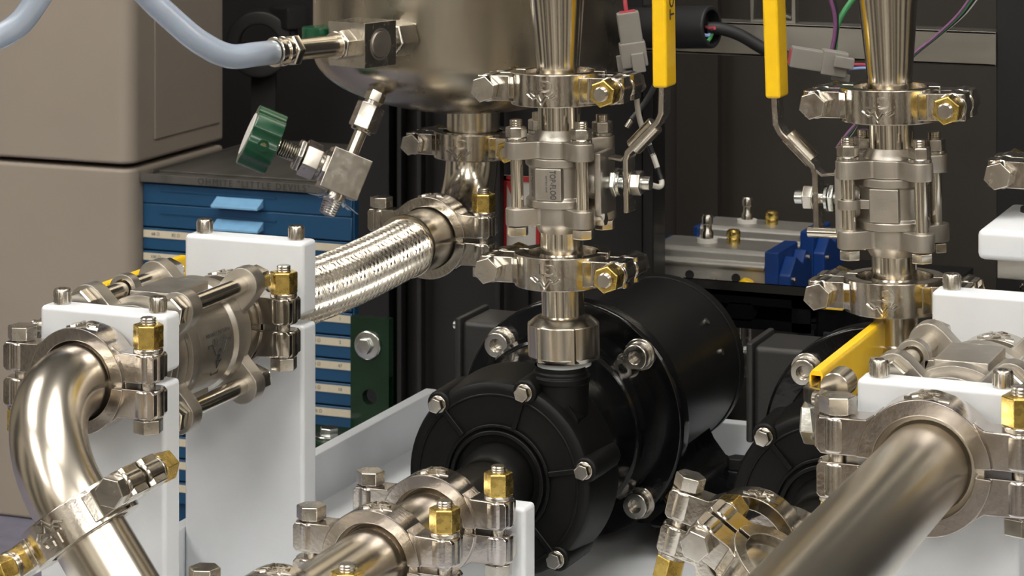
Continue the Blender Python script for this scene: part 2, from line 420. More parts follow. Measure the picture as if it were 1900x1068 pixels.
# ---- three-piece ball valve: local z = flow, +x = stem, label pad on -y, lug on +y
def ear_outline(bx, by, re, rb, n=120):
    L = math.hypot(bx, by); out = []
    angs = [math.atan2(sy*by, sx*bx) for sx in (1, -1) for sy in (1, -1)]
    for i in range(n):
        a = 2*math.pi*i/n; r = rb
        for c in angs:
            d = abs((a-c+math.pi) % (2*math.pi)-math.pi)
            if d > math.pi/2.5: continue
            s_ = math.sin(d)
            rs = re/s_ if s_ > 1e-6 else 1e9
            if rs*math.cos(d) > L:
                q = re*re-(L*s_)**2
                rs = L*math.cos(d)+math.sqrt(max(0, q))
            r = max(r, min(rs, L+re))
        out.append((r*math.cos(a), r*math.sin(a)))
    return out
def make_valve(t, g, tf, bx, by, re, rb, rod, ch, handle):
    # body
    m = MB()
    m.lathe([(rb-6, -g), (rb+1.5, -g), (rb+1.5, -g*0.70), (rb-0.5, -g*0.60), (rb-0.5, g*0.60), (rb+1.5, g*0.70), (rb+1.5, g), (rb-6, g)], None, 48)
    body = m.build('valve_body', 'blasted', t, bevel=0.5, seg=2)
    for sy in (-1, 1):
        p = MB(); pw = rb*0.44
        p.box(-pw, pw, min(sy*(rb-5), sy*(rb+1.6)), max(sy*(rb-5), sy*(rb+1.6)), -g*0.66, g*0.66)
        p.build('raised_pad', 'blasted', body, bevel=1.0)
    # lug ring round the stem-side rod on the +y side
    m = MB(); m.ring((bx, by, -rod*0.7), (bx, by, rod*0.75), rod*1.15, rod*1.75, 28)
    m.box(bx-rod*3.2, bx-rod*1.2, by-rod*1.4, by-rod*0.1, -rod*0.7, rod*0.75); m.build('rod_lug', 'blasted', t, bevel=0.5)
    out = ear_outline(bx, by, re, rb-1.5)
    for sg in (-1, 1):
        m = MB(); m.prism(out, min(sg*g, sg*(g+tf)), max(sg*g, sg*(g+tf)))
        fl = m.build('end_flange', 'blasted', t, bevel=1.0, seg=2, limit=50)
        m = MB(); m.lathe([(ch-2, g+tf-1), (rb*0.86, g+tf-1), (rb*0.84, g+tf+0.8), (ch+2.2, g+tf+2.6), (ch+0.6, g+tf+5.5), (ch-2, g+tf+5.5)], FR((0, 0, 0), XA, V((0, 0, sg))), 40)
        m.build('hub', 'blasted', fl)
    hx = rod*3.0
    for sx in (1, -1):
        for sy in (1, -1):
            x, y = sx*bx, sy*by
            m = MB(); m.cyl((x, y, -g-tf), (x, y, g+tf+rod*3.4), rod, n=20)
            m.hexa((x, y, -g-tf-0.4), (x, y, -g-tf-rod*1.7), hx, rot=0.35)
            for k in range(3): m.ring((x, y, g+tf+rod*(3.2-0.35*k)), (x, y, g+tf+rod*(3.3-0.35*k)), rod*0.9, rod*1.06, 16)
            m.build('tie_rod', 'polished', t, bevel=0.25, seg=1)
            m = MB(); m.hexa((x, y, g+tf+rod*0.5), (x, y, g+tf+rod*2.3), hx, rot=0.35, ch=0.1); m.ring((x, y, g+tf), (x, y, g+tf+rod*0.55), rod, rod*1.75, 24)
            m.build('nut', 'boltsteel', t, bevel=0.3, seg=1)
    handle(t, rb)
    return t
PIN = {'on': False}
def hand_small(t, rb):
    "stem, mounting plate and bent lever of a one-inch valve, lever up along +z"
    m = MB(); m.cyl((rb-3, 0, 0), (rb+6, 0, 0), 11, 10); m.build('stem_neck', 'blasted', t, bevel=0.6)
    x0 = rb+6.5
    m = MB(); m.prism([(-13, -18.5), (13, -18.5), (13, 18.5), (-13, 18.5)], x0, x0+4.6, FR((0, 0, 0), YA, XA)); m.build('mounting_plate', 'blasted', t, bevel=1.2)
    m = MB(); m.hexa((x0-2, -9, -20.5), (x0+6, -9, -20.5), 7); m.build('stop_screw', 'boltsteel', t)
    m = MB(); m.cyl((x0+4, 0, 0), (x0+31, 0, 0), 4.2); m.hexa((x0+7, 0, 0), (x0+11, 0, 0), 15, rot=0.2); m.ring((x0+11, 0, 0), (x0+13, 0, 0), 4, 8); m.build('stem', 'zinc', t, bevel=0.3, seg=1)
    hx = x0+17.5
    path = [(hx, 0, -17), (hx, 0, 14), (hx+1.5, 0, 18.5), (hx+20, 0, 37), (hx+22.5, 0, 42), (hx+23, 0, 52), (hx+24, 0, 165)]
    m = MB(); m.sweep(path, 1, flat=(14, 3.2), up=(0, 1, 0)); lv = m.build('lever', 'boltsteel', t, bevel=0.6, seg=1)
    m = MB(); m.sweep([(hx+23.05, 0, 57), (hx+24, 0, 168)], 1, flat=(18.5, 9), up=(0, 1, 0)); sl = m.build('grip_sleeve', 'yellow', t, bevel=1.8, seg=3)
    m = MB(); m.hexa((hx+2, 0, 0), (hx+8.5, 0, 0), 13, rot=0.2, ch=0.12); m.ring((hx+1.6, 0, 0), (hx+2.6, 0, 0), 4, 7.5); m.build('stem_nut', 'boltsteel', t, bevel=0.3, seg=1)
    m = MB(); m.sweep([(hx+3.4, -1, 20.8), (hx+17.4, -1, 34.8)], 5.4, 20); m.build('lock_sleeve', 'brushed', t, bevel=0.4, seg=1)
    m = MB(); m.sweep([(hx+3, 1, 19), (hx-4, 2, 13.5), (hx-12, 2, 14.5)], 1, flat=(9, 1.6), up=(0, 1, 0)); m.build('lock_tab', 'boltsteel', t, bevel=0.3, seg=1)
    if PIN['on']: m = MB(); m.cyl((hx-14, 6, -18.5), (hx+5, 6, -18.5), 3.2, n=16); m.build('stop_pin', 'polished', t, bevel=0.4, seg=1)
    return sl
GRIP = {}
def hand_big(t, rb):
    "stem and straight lever of the one-and-a-half-inch valve, lever along +z"
    m = MB(); m.cyl((rb-3, 0, 0), (rb+10, 0, 0), 16, 14); m.build('stem_neck', 'blasted', t, bevel=0.6)
    x0 = rb+10
    m = MB(); m.prism([(-17, -24), (17, -24), (17, 24), (-17, 24)], x0, x0+6, FR((0, 0, 0), YA, XA)); m.build('mounting_plate', 'blasted', t, bevel=1.2)
    m = MB(); m.cyl((x0+4, 0, 0), (x0+40, 0, 0), 6); m.hexa((x0+9, 0, 0), (x0+15, 0, 0), 22, rot=0.2); m.build('stem', 'zinc', t, bevel=0.3, seg=1)
    hx = x0+27
    m = MB(); m.sweep([(hx, 0, -34), (hx, 0, -24), (hx+GRIP['dx']+1, GRIP['dy'], -6), (hx+GRIP['dx']+1, GRIP['dy'], 146)], 1, flat=(26, 4.5), up=(0, 1, 0)); m.build('lever', 'boltsteel', t, bevel=0.6, seg=1)
    U = [(-3.6, -13), (-3.6, 16), (-2.2, 18.4), (2.2, 18.4), (3.6, 16), (3.6, -14), (2.6, -14), (2.5, 15.6), (-2.5, 15.6), (-2.6, -13)]
    m = MB(); m.prism(U, 0, 148-GRIP['z0'], FR((hx+GRIP['dx']+1, GRIP['dy'], GRIP['z0']), V((1, 0, 0)), ZA)); 
    sl = m.build('grip_sleeve', 'yellow', t, bevel=0.2, seg=1)
    m = MB(); m.hexa((hx+3, -7, -6), (hx+15, -7, -6), 21, rot=0.25, ch=0.08); m.build('stem_nut', 'zinc', t, bevel=0.4, seg=1)
    m = MB(); m.sweep([(hx-2, 12, -12), (hx-2, 12, 6)], 7.5, 20); m.build('lock_sleeve', 'brushed', t, bevel=0.4, seg=1)
    m = MB(); m.cyl((hx-14, 9, -24), (hx+6, 9, -24), 3.3, n=16); m.build('stop_pin', 'polished', t, bevel=0.4, seg=1)
    return sl

# ================================================================== VERTICAL COLUMNS OVER THE PUMPS
def column(x, y, tilt, hflip, n, where, lab):
    base = V((x, y, 133.0))
    CM = Matrix.Translation(base) @ Matrix.Rotation(math.radians(tilt), 4, 'Y')
    zc = lambda z: CM @ V((0, 0, z-133.0))
    up = (zc(200)-zc(100)).normalized(); xx = (CM.to_3x3() @ XA)
    W = lambda ox, z: FR(zc(z), xx, up)
    # union nut on the pump outlet
    t = thing('union_fitting', 'hexagonal steel union nut screwed onto the %s pump outlet' % where, 'fitting', W(0, 133))
    m = MB(); m.lathe([(0, 1), (19.2, 1), (21.3, 4), (21.3, 22.5), (17, 26), (14, 27.5), (0, 27.5)], None, 48)
    m.hexa((0, 0, 1.5), (0, 0, 23), 38.2, rot=0.12, ch=0.04); m.build('hex_nut', 'brushed', t, bevel=0.6)
    m = MB(); m.ring((0, 0, -2.2), (0, 0, 1.2), 12, 16.2); m.build('seal_ring', 'hdpe', t)
    m = MB(); m.cyl((0, 0, 20), (0, 0, 186.8-133), 12.7, n=40); m.lathe([(12, 52.4), (23.8, 52.4), (23.8, 50.4), (20.5, 49), (14, 47.5), (12.8, 45)], None, 40); m.build('nipple', 'polished', t, sharp=30)
    clamp(zc(188.4), xx, xx.cross(up).cross(up).cross(up)*-1 if False else -(up.cross(xx)), lab[0], tint=False)
    spool('ferrule_tube', 'short polished tube below the %s ball valve' % where, [zc(189.2), zc(212)], 12.7, (1, 0), n=40)
    t = thing('ball_valve', lab[1], 'valve', FR(zc(240), xx*(1 if hflip else -1), up), 'upright ball valves with yellow levers')
    sl = make_valve(t, 14.4, 10.4, 20.5, 18.0, 7.2, 19.2, 3.7, 12.7, hand_small)
    if hflip:
        P = FR((0, -20.9, 0), V((0, 0, -1)), V((0, -1, 0)))
        text('TOP-FLO\u00ae', 5.0, 'greyink', t, P @ Matrix.Translation((0, 3.0, 0)), 0.1, sx=0.72, bold=0.11)
        text('stainless steel', 1.8, 'greyink', t, P @ Matrix.Translation((-0.5, -0.8, 0)), 0.1)
        text('Low Platform TP1', 2.2, 'greyink', t, FR((-11.5, -16.6, 0), V((0, 0, -1)), V((-0.6, -0.8, 0))), 0.1)
        hx = 19.2+6.5+17.5
        text('TOP-FLO', 10.5, 'ink', t, FR((hx+28.35, 0, 118), V((0, 0, 1)), XA) @ Matrix.Translation((0, -0.8, 0)), 0.12, spacing=1.05)
    spool('ferrule_tube', 'polished tube between the %s ball valve and its upper clamp' % where, [zc(268), zc(294.6)], 12.7, (0, 1), n=40)
    clamp(zc(295.4), xx, -(up.cross(xx)), lab[2])
    # flared reducer going up out of view
    t = thing('reducer', 'conical polished reducer rising above the %s upper clamp' % where, 'pipe', W(0, 296))
    m = MB(); m.lathe([(11, 0), (23.8, 0), (23.8, 2), (20.5, 3.6), (14, 5), (12.7, 7), (12.7, 13), (16.3, 52), (20.5, 96), (21, 104), (21, 160), (19.5, 160)], None, 48); m.build('cone', 'polished', t, sharp=30)
    return CM
column(31, 29.5, -1.2, True, 1, 'front', ('pipe clamp just above the hexagonal union nut of the front pump', 'ball valve marked TOP-FLO above the front pump', 'pipe clamp under the cone in front of the steel tank'))
PIN['on'] = True
column(232, 30, -1.4, False, 2, 'rear right', ('pipe clamp below the unmarked upright ball valve at right', 'unmarked upright ball valve with its lever on the left', 'pipe clamp under the right-hand steel cone'))

# ================================================================== PUMPS
def make_pump():
    t = thing('magnetic_pump', 'x', 'pump', Matrix.Identity(4), 'black pumps in the white tray')
    A = lambda y: FR((0, y, 66), XA, YA)            # local z along the shaft
    axz = 66
    bolts = [(56*math.cos(math.radians(a)), 56*math.sin(math.radians(a))) for a in (12, 72, 132, 192, 252, 312)]
    # volute casing with six bolt ridges
    m = MB(); F = FR((0, 0, axz), XA, -YA)          # local x = world x, local y = world -z?  (x, z cross)
    F = Matrix(((1, 0, 0, 0), (0, 0, 1, 0), (0, 1, 0, axz), (0, 0, 0, 1)))   # local (x, y, z) -> world (x, z, y): y up, z into the machine
    m.lathe([(0, 3), (26, 3), (53, 1), (57, 3), (58.5, 8), (61, 33), (61.5, 41), (50, 41)], F, 72)
    for x, z in bolts:
        m.lathe([(0, 0), (6.6, 0), (7.6, 1.5), (8.4, 38), (8.0, 40)], F @ Matrix.Translation((x, z, 0)), 20)
    vol = m.build('volute', 'plastic', t, bevel=0.7, seg=2)
    # front cover relief: rims and spokes
    m = MB()
    for r0, r1, h in ((27, 29.5, -1.2), (31, 33, 0.2), (49.5, 51, 0.4)):
        m.lathe([(r0, 4), (r0, h), (r1, h), (r1, 4)], F, 72)
    for a in (12, 72, 132, 192, 252, 312):
        m.box(33, 52, -1.6, 1.6, -0.3, 4, F @ Matrix.Rotation(math.radians(a), 4, 'Z'))
    m.build('cover_ribs', 'plastic', vol, bevel=0.4, seg=1)
    # suction boss
    m = MB(); m.lathe([(0, -16), (17, -16), (21, -10), (22.5, 3)], F, 48); m.build('suction_boss', 'plastic', t, bevel=0.5)
    # discharge neck, tangential, below the union
    m = MB(); m.lathe([(15, 0), (16.5, 40), (16.8, 56), (17.8, 57), (17.8, 60), (16.2, 60.6), (16.2, 62.5), (15.4, 63), (15.4, 66)], FR((31, 24, 66), XA, ZA), 40)
    m.prism([(10, 70), (47, 66), (47, 104), (41, 112), (20, 112), (10, 96)], 10, 38, Matrix(((1, 0, 0, 0), (0, 0, 1, 0), (0, 1, 0, 0), (0, 0, 0, 1))))
    m.build('discharge_neck', 'plastic', t, bevel=1.5)
    for x, z in bolts:
        m = MB(); G = F @ Matrix.Translation((x, z, 0))
        m.lathe([(0, -1.2), (5.2, -1.2), (5.2, 0.5), (0, 0.5)], G, 20); m.hexa((0, 0, -1), (0, 0, -6), 8.2, M=G, rot=0.25); m.build('cover_bolt', 'boltsteel', t, bevel=0.3, seg=1)
    # glossy adapter and flange (their shaft line sits a little higher than the casing)
    H = Matrix.Translation((0, 0, 8.5)) @ F
    m = MB(); m.lathe([(40, 36), (50, 36), (50, 66), (51, 80), (54, 92), (56, 93), (56, 98), (58, 104), (58, 124), (50, 124)], H, 72)
    m.lathe([(50, 122), (73, 122), (74.5, 123.5), (74.5, 134.5), (73, 136), (50, 136)], H, 72)
    ad = m.build('adapter_flange', 'gloss', t, bevel=0.8)
    for sx, sz in ((1, 1), (-1, 1), (1, -1), (-1, -1)):
        G = H @ Matrix.Translation((sx*46.5, sz*46.0-1.5, 122))
        m = MB(); m.lathe([(0, -5), (4.0, -5), (4.0, -11), (7.4, -11), (8.0, -10.4), (8.0, -2.2), (10, -2.2), (10, 0.2), (0, 0.2)], G, 28)
        m.build('socket_screw', 'boltsteel', t, bevel=0.25, seg=1)
    # motor
    m = MB(); m.lathe([(0, 136), (54, 136), (55, 150), (57, 164), (57.5, 170), (57.8, 292), (57, 298), (54, 300), (0, 300)], H, 84); mo = m.build('motor_housing', 'motor', t, bevel=1.2)
    for a in (45, -15, 105, 165, 225):
        c_, s_ = math.cos(math.radians(a)), math.sin(math.radians(a))
        m = MB(); m.lathe([(0, 137), (11, 137), (11, 158), (6, 170), (0, 172)], H @ Matrix.Translation((52*c_, 52*s_, 0)), 20); m.build('motor_lug', 'motor', mo, bevel=1)
    for a in (18, 40):
        m = MB(); G = H @ Matrix.Rotation(math.radians(a), 4, 'Z'); m.cyl((56, 0, 262), (59, 0, 262), 2.4, M=G, n=12); m.build('housing_screw', 'boltsteel', mo)
    m = MB(); m.lathe([(50, 294), (58.8, 294), (58.8, 304), (46, 309), (0, 309)], H, 84); m.build('fan_cover', 'motor', mo, bevel=1)
    # connection box on the left of the motor
    m = MB(); m.box(-96, -48, 171, 217, 60, 119); jb = m.build('junction_box', 'jbox', t, bevel=4, seg=3)
    m = MB(); m.box(-100, -95.5, 169, 219, 58, 121); m.build('box_lid', 'jbox', jb, bevel=1.5)
    m = MB(); m.cyl((-100, 176, 115), (-103, 176, 115), 2.6, n=12); m.build('lid_screw', 'zinc', jb)
    # foot bracket and rubber mounts
    for sx in (1, -1):
        foot = MB()
        pr = [(sx*22, 22), (sx*38, 34), (sx*45, 44), (sx*50, 34), (sx*58, 24), (sx*70, 19), (sx*98, 18), (sx*98, 13), (sx*60, 11), (sx*40, 8), (sx*22, 14)]
        T_ = F @ Matrix.Translation((0, -axz, 0))
        foot.prism(pr, 139, 264, T_); foot.prism([(sx*54, 13), (sx*92, 13), (sx*92, 17), (sx*54, 17)], 117, 141, T_); fo = foot.build('foot', 'gloss', t, bevel=2.0)
        for y in (136, 244):
            m = MB(); m.lathe([(0, 0), (17.5, 0), (18.5, 2), (18.5, 17), (17, 18.6), (0, 18.6)], FR((sx*72, y, -5.9), XA, ZA), 36); m.build('rubber_mount', 'rubber', fo, bevel=0.6)
            m = MB(); m.hexa((sx*72, y, 20), (sx*72, y, 28), 13); m.ring((sx*72, y, 17), (sx*72, y, 20), 4, 9); m.build('foot_bolt', 'boltsteel' if y < 200 else 'rubber', fo, bevel=0.3, seg=1)
    return t
P1 = make_pump(); P1['label'] = 'front black pump with motor, in the centre of the tray'
P2 = copy_tree(P1, Matrix.Translation((200.5, 0, 0)), 'second black pump at right, partly hidden by the yellow lever and white plates')

def hdpe_block(X, y0, y1, z0, z1, half, label, scr, name='support_plate', notch=None, cat='plate'):
    cy = (y0+y1)/2
    t = thing(name, label, cat, Matrix.Translation((X, cy, z0)), 'white plastic pipe supports')
    hy = (y1-y0)/2; H = z1-z0
    if notch is None: pts = [(-half, 0), (half, 0), (half, H), (-half, H)]
    else:
        R, up = notch
        if up:   # half round cut in the bottom edge
            pts = [(-half, 0), (-R, 0)]+arc(0, 0, R, 180, 0, 24)[1:-1]+[(R, 0), (half, 0), (half, H), (-half, H)]
        else:
            pts = [(-half, 0), (half, 0), (half, H), (R, H)]+arc(0, H, R, 0, -180, 24)[1:-1]+[(-R, H), (-half, H)]
    m = MB(); m.prism(pts, -hy, hy, FR((0, 0, 0), XA, -YA)); m.build('plate_body', 'hdpe', t, bevel=2.6, seg=3, limit=50)
    if scr:
        for sx in (-1, 1):
            m = MB(); G = FR((sx*(half-9.2), 0, H-8), XA, ZA)
            m.lathe([(0, 0), (2.6, 0), (2.6, 8), (4.7, 8), (4.7, 15.6), (4.2, 16.4), (2.4, 16.4), (2.3, 14.0), (0, 13.6)], G, 24)
            for k in range(14):
                a = 2*math.pi*k/14; m.box(4.5, 5.0, -0.35, 0.35, 9, 15, G @ Matrix.Rotation(a, 4, 'Z'))
            m.build('socket_screw', 'boltsteel', t)
    return t
# ================================================================== SUCTION LINES IN FRONT OF THE PUMPS
spool('ferrule_tube', 'short suction tube screwed into the front pump cover', [(0, -90.6, 66), (0, -14, 66)], 17.5, (1, 0))
clamp((0, -91.4, 66), XA, ZA, 'pipe clamp nearest the front pump cover', tint=True)
spool('ferrule_tube', 'short polished tube between the two front suction clamps', [(0, -164.6, 66), (0, -92.2, 66)], 18.6, (1, 1), m='brushed')
clamp((0, -165.4, 66), XA, ZA, 'second pipe clamp out from the front pump', tint=True)
spool('suction_pipe', 'brushed pipe running out from the second suction clamp to the bottom edge', [(0, -282, 66), (0, -166.2, 66)], 18.8, (1, 1), m='brushed')
clamp((0, -283, 66), XA, ZA, 'pipe clamp cut by the bottom edge below the brushed suction pipe', tint=True)
spool('suction_pipe', 'pipe beyond the bottom clamp of the front suction line', [(0, -283.8, 66), (0, -340, 66)], 18.8, (1, 0))
hdpe_block(0, -80.5, -64, -5.8, 76, 50, 'low white saddle plate behind the front suction clamps', False, notch=(19.5, False))
# second pump: ring clamp, then an elbow turning up with a tilted clamp
spool('ferrule_tube', 'short suction tube screwed into the second pump cover', [(200.5, -90.6, 66), (200.5, -14, 66)], 17.5, (1, 0))
clamp((200.5, -91.4, 66), XA, ZA, 'rainbow-tinted pipe clamp on the second pump, behind the big pipe', tint=True)
b = V((0.0, 0.99, 0.13)); e = V((0.83, 0, -0.56))
dpipe = e.cross(b).normalized()
if dpipe.z < 0: dpipe = -dpipe
cc = V((219, -170, 82))
el = bend((200.5, -108, 66), -YA, -ZA, 26)
spool('elbow_pipe', 'short elbow turning down from the second pump behind the tilted clamp', [(200.5, -92.2, 66)]+el+[el[-1]-ZA*30], 18.6, (1, 0), m='brushed')
clamp(cc, e, -b, 'tilted pipe clamp at the bottom between the second pump and the big pipe')
t = thing('blank_cap', 'flat steel cap held by the tilted clamp at the bottom', 'cap', FR(cc, e, dpipe))
MB().lathe([(0, 5.5), (18, 5.5), (20.8, 4.5), (24.4, 2.4), (24.4, 0.4), (0, 0.4)], None, 48).build('cap_disc', 'brushed', t, sharp=30)
spool('drop_pipe', 'pipe running down from the tilted clamp out of view', [cc-dpipe*0.6, cc-dpipe*70], 18.6, (1, 0), m='brushed')
clamp(at(1258, 930, Y=-122)+V((39, 0, -19)), V((0.97, 0, -0.24)), V((0.24, 0, 0.97)), 'pipe clamp half hidden left of the tilted clamp')

# ================================================================== LEFT AND RIGHT BALL-VALVE LINES
VAX = 159.0
def line(X, side, s, end, front=True):
    L = side
    hdpe_block(X, -195, -178, -5.8, VAX-3.5, 39, 'lower white support plate in front of the %s horizontal ball valve' % L, False, notch=(21.5, False))
    hdpe_block(X, -195, -178, VAX+1.5, 191.5, 39, 'white cap plate with two socket screws in front of the %s horizontal ball valve' % L, True, name='cap_plate', notch=(21.5, True))
    yb = -33
    hdpe_block(X, yb, yb+18, -5.8, VAX-4.5, 40, 'lower white support plate behind the %s horizontal ball valve' % L, False, notch=(21.5, False))
    hdpe_block(X, yb, yb+18, VAX+1.0, 203.5, 40, 'white cap plate with two socket screws behind the %s horizontal ball valve' % L, True, name='cap_plate', notch=(21.5, True))
    t = thing('ball_valve', 'large horizontal ball valve between the %s pair of white plates' % L, 'valve', FR((X, -121.5, VAX), -XA, YA), 'horizontal ball valves with yellow levers')
    make_valve(t, 31.5, 11.5, 28.5, 28.8, 10.5, 31.5, 5.0, 19, hand_big)
    F = FR((-32.3, 0, 2), V((0, 1, 0)), V((-1, 0, 0)))       # lettering on the side away from the stem
    up = FR((0, 0, 0), V((0, 1, 0)), V((-1, 0, 0)))
    def wrap(x, up, h):
        r = 31.15; a = up/r
        return V((-math.cos(a)*(r+h), math.sin(a)*(r+h), x+2))
    def put(body, size, off, m_, bold=0.0):
        text(body, size, m_, t, None, 0.08, fn=lambda q: wrap(-q.x, -q.y+off, q.z), bold=bold)
    put('MADE IN TAIWAN', 3.3, 8.5, 'greyink'); put('68-00', 7.0, 4.0, 'greyink'); put('3', 10.5, -4.0, 'ink', 0.2)
    A_o = [(-13, 3), (-3.5, -16), (3.5, -16), (13, 3), (8.5, 3), (4.5, -3.5), (-4.5, -3.5), (-8.5, 3), (-13, 3)]
    m = MB(); m.sweep([wrap(x, y, 0.1) for x, y in A_o], 0.3, 6); m.sweep([wrap(x, y, 0.1) for x, y in ((-2.6, -7), (0, -12), (2.6, -7), (-2.6, -7))], 0.3, 6); m.build('symbol_outline', 'ink', t)
    spool('ferrule_tube', 'tube stub between the %s horizontal valve and its front clamp' % L, [(X, -211.6, VAX), (X, -170, VAX)], 19.05, (1, 0))
    spool('ferrule_tube', 'tube stub between the %s horizontal valve and its rear clamp' % L, [(X, -56.8, VAX), (X, -75, VAX)], 19.05, (1, 0))
    clamp((X, -56, VAX), XA, ZA, 'pipe clamp behind the %s horizontal ball valve' % L, tint=False)
    clamp((X, -212.4, VAX), XA, ZA, 'pipe clamp in front of the %s horizontal ball valve' % L, s=s, tint=True)
    # braided hose behind the rear plate
    hose_line(X, L, end)
def hose_line(X, L, end):
    t = thing('braided_hose', 'steel braided hose leading back from the %s horizontal ball valve' % L, 'hose', Matrix.Translation((X, -55, VAX)))
    y1 = end-(-55)
    MB().lathe([(17, 0.8), (24.4, 0.8), (24.4, 2.6), (20.5, 4), (19.05, 8), (19.05, 40), (17, 40)], FR((0, 0, 0), XA, YA), 40).build('ferrule', 'polished', t, sharp=30)
    dz = -2.6
    ctr = lambda y: V((0, y, dz*math.sin(math.pi*min(1, max(0, (y-30)/(y1-60))))*1.6))
    core = [ctr(28+(y1-68)*i/24) for i in range(25)]
    MB().sweep(core, 18.4, 36).build('hose_core', 'grille', t)
    m = MB(); N = 26; y0, ye = 28, y1-44; turns = (ye-y0)/66.0
    S = 170
    for hand in (1, -1):
        for k in range(N):
            for wv in (-1, 0, 1):
                q = []; fs = []
                for i in range(S+1):
                    y = y0+(ye-y0)*i/S
                    th = 2*math.pi*(k/N)+hand*2*math.pi*turns*i/S
                    ph = th*N/2*1.0 if False else (2*math.pi*turns*i/S)*N+math.pi*k
                    r = 19.3+0.34*hand*math.sin(ph)
                    c = ctr(y); off = wv*0.066; hw = 0.03
                    for dth, dr in ((-hw, -0.22), (0, 0.34), (hw, -0.22)):
                        a = th+off+dth
                        q.append((c.x+(r+dr)*math.cos(a), c.y, c.z+(r+dr)*math.sin(a)))
                for i in range(S):
                    fs += [(3*i, 3*i+1, 3*i+4, 3*i+3), (3*i+1, 3*i+2, 3*i+5, 3*i+4)]
                m.add(q, fs)
    br = m.build('braid', 'polished', t, sharp=30); br['kind'] = 'stuff'
    m = MB(); m.lathe([(17, y1-46), (21.4, y1-46), (21.8, y1-45), (21.8, y1-43.4), (21.0, y1-43), (21.0, y1-8), (20, y1-5), (24.4, y1-2.8), (24.4, y1-0.8), (17, y1-0.8)], FR((0, 0, 0), XA, YA), 48)
    m.build('collar', 'brushed', t, sharp=30)
    clamp((X, end, VAX), XA, ZA, 'pipe clamp at the far end of the %s braided hose' % L)
GRIP.update(dx=4, dy=1, z0=50)
line(-150.0, 'left', 1.0, 246)
GRIP.update(dx=12, dy=-3, z0=8)
line(306.0, 'right', 1.12, 246)

# left elbow, tilted clamp and the tube below it
D = V((0.594, 0, -0.804)).normalized(); E = V((0.804, 0, 0.594)).normalized()
el = bend((-150, -224, VAX), -YA, D, 57)
el = [V((-150, -213.2, VAX))]+el+[el[-1]+D*8.5]
spool('elbow_pipe', 'large polished elbow curving down from the left front clamp', el, 20.0, (1, 1), m='brushed', n=48)
cpos = el[-1]+D*0.8
clamp(cpos, -E, -YA, 'tilted pipe clamp below the left elbow with its emblem facing front')
spool('drop_pipe', 'brushed tube running down from the tilted left clamp', [cpos+D*0.8, cpos+D*95], 19.4, (1, 0), m='brushed', n=48)
# right big pipe
spool('big_pipe', 'big polished pipe coming forward from the right front clamp', [(306, -213.2, VAX), (306, -520, VAX)], 20.6, (1, 0), m='satin', n=64, fr=27)

# ================================================================== TANK AND ITS OUTLET
TX, TY = -157.0, 326.0
t = thing('steel_tank', 'round stainless steel tank with dished bottom at the top', 'tank', Matrix.Translation((TX, TY, 236)))
prof = [(0, 0)]+[(112*math.sin(math.radians(a)), 44-44*math.cos(math.radians(a))) for a in range(8, 91, 6)]+[(112, 44), (112, 330), (0, 330)]
MB().lathe(prof, None, 128).build('vessel', 'tanksteel', t, sharp=50)
m = MB(); m.lathe([(17, 6), (19.05, 6), (19.05, -18), (24.6, -21), (24.6, -22.6), (17, -22.6)], Matrix.Translation((4, 0, 0)), 40); m.build('outlet', 'brushed', t, sharp=30)
clamp((TX+4, TY, 212.6), XA, -YA, 'pipe clamp directly under the steel tank outlet')
el = bend((TX+4, 279, VAX-1), YA, ZA, 45)
spool('elbow_pipe', 'polished elbow rising from the braided hose clamp to the tank', [(TX+4, 247, VAX-1)]+el+[(TX+4, TY-2, 211.8)], 19.05, (1, 1), n=40)

# sampling valve with green knob below the tank
Z0 = 1815
def cam_pt(u, v, dz=0.0): return at(u, v, Z=Z0+dz)
p_top, p_body, p_end = cam_pt(692, 160, 14), cam_pt(638, 322), cam_pt(600, 385, -6)
axis = (p_end-p_top).normalized()
t = thing('needle_valve', 'small needle valve with green knob hanging below the steel tank', 'valve', Matrix.Translation(p_body))
O = lambda p: V(p)-p_body
kd = (cam_pt(478, 252)-cam_pt(600, 318)).normalized(); kd = (kd-FW*0.10).normalized(); kd = (kd-axis*kd.dot(axis)).normalized()
nrm = axis.cross(kd)
BF = FR((0, 0, 0), kd, axis)
MB().box(-14.0, 14.0, -13, 13, -14.5, 14.5, BF).build('valve_block', 'boltsteel', t, bevel=0.7, seg=2)
up_d = -axis
m = MB(); m.cyl(up_d*14, up_d*31, 4.6); m.cyl(up_d*31, up_d*34, 7.5, 8.5); m.build('upper_tube', 'polished', t, bevel=0.3, seg=1)
m = MB(); m.hexa(up_d*33, up_d*51, 18, rot=0.3, ch=0.06); m.cyl(up_d*50, up_d*54, 6.0); m.build('large_hex_nut', 'boltsteel', t, bevel=0.4, seg=1)
m = MB(); m.hexa(up_d*53.5, up_d*62.5, 12.5, rot=0.5, ch=0.06); m.cyl(up_d*62, up_d*74, 4.0); m.build('small_hex_nut', 'polished', t, bevel=0.4, seg=1)
m = MB(); m.cyl(axis*14, axis*19, 7.5)
m.lathe([(0, 18), (7.4, 18)]+[(7.3-0.11*k-(0.5 if k % 2 else 0), 19+0.85*k) for k in range(14)]+[(0, 31.5)], FR((0, 0, 0), kd, axis), 24); m.build('threaded_outlet', 'boltsteel', t)
m = MB()
rr = random.Random(2)
for k in range(11):
    a = rr.uniform(0, 6.28); p = axis*17+(kd*math.cos(a)+nrm*math.sin(a))*7.8
    m.sweep([p, p+axis*rr.uniform(1, 4)+(kd*math.cos(a+1)+nrm*math.sin(a+1))*4, p+axis*rr.uniform(2, 6)+(kd*math.cos(a+.6)+nrm*math.sin(a+.6))*rr.uniform(4, 13)], 1, flat=(2.4, 0.25), up=kd.cross(axis))
m.build('thread_tape', 'tubing', t)
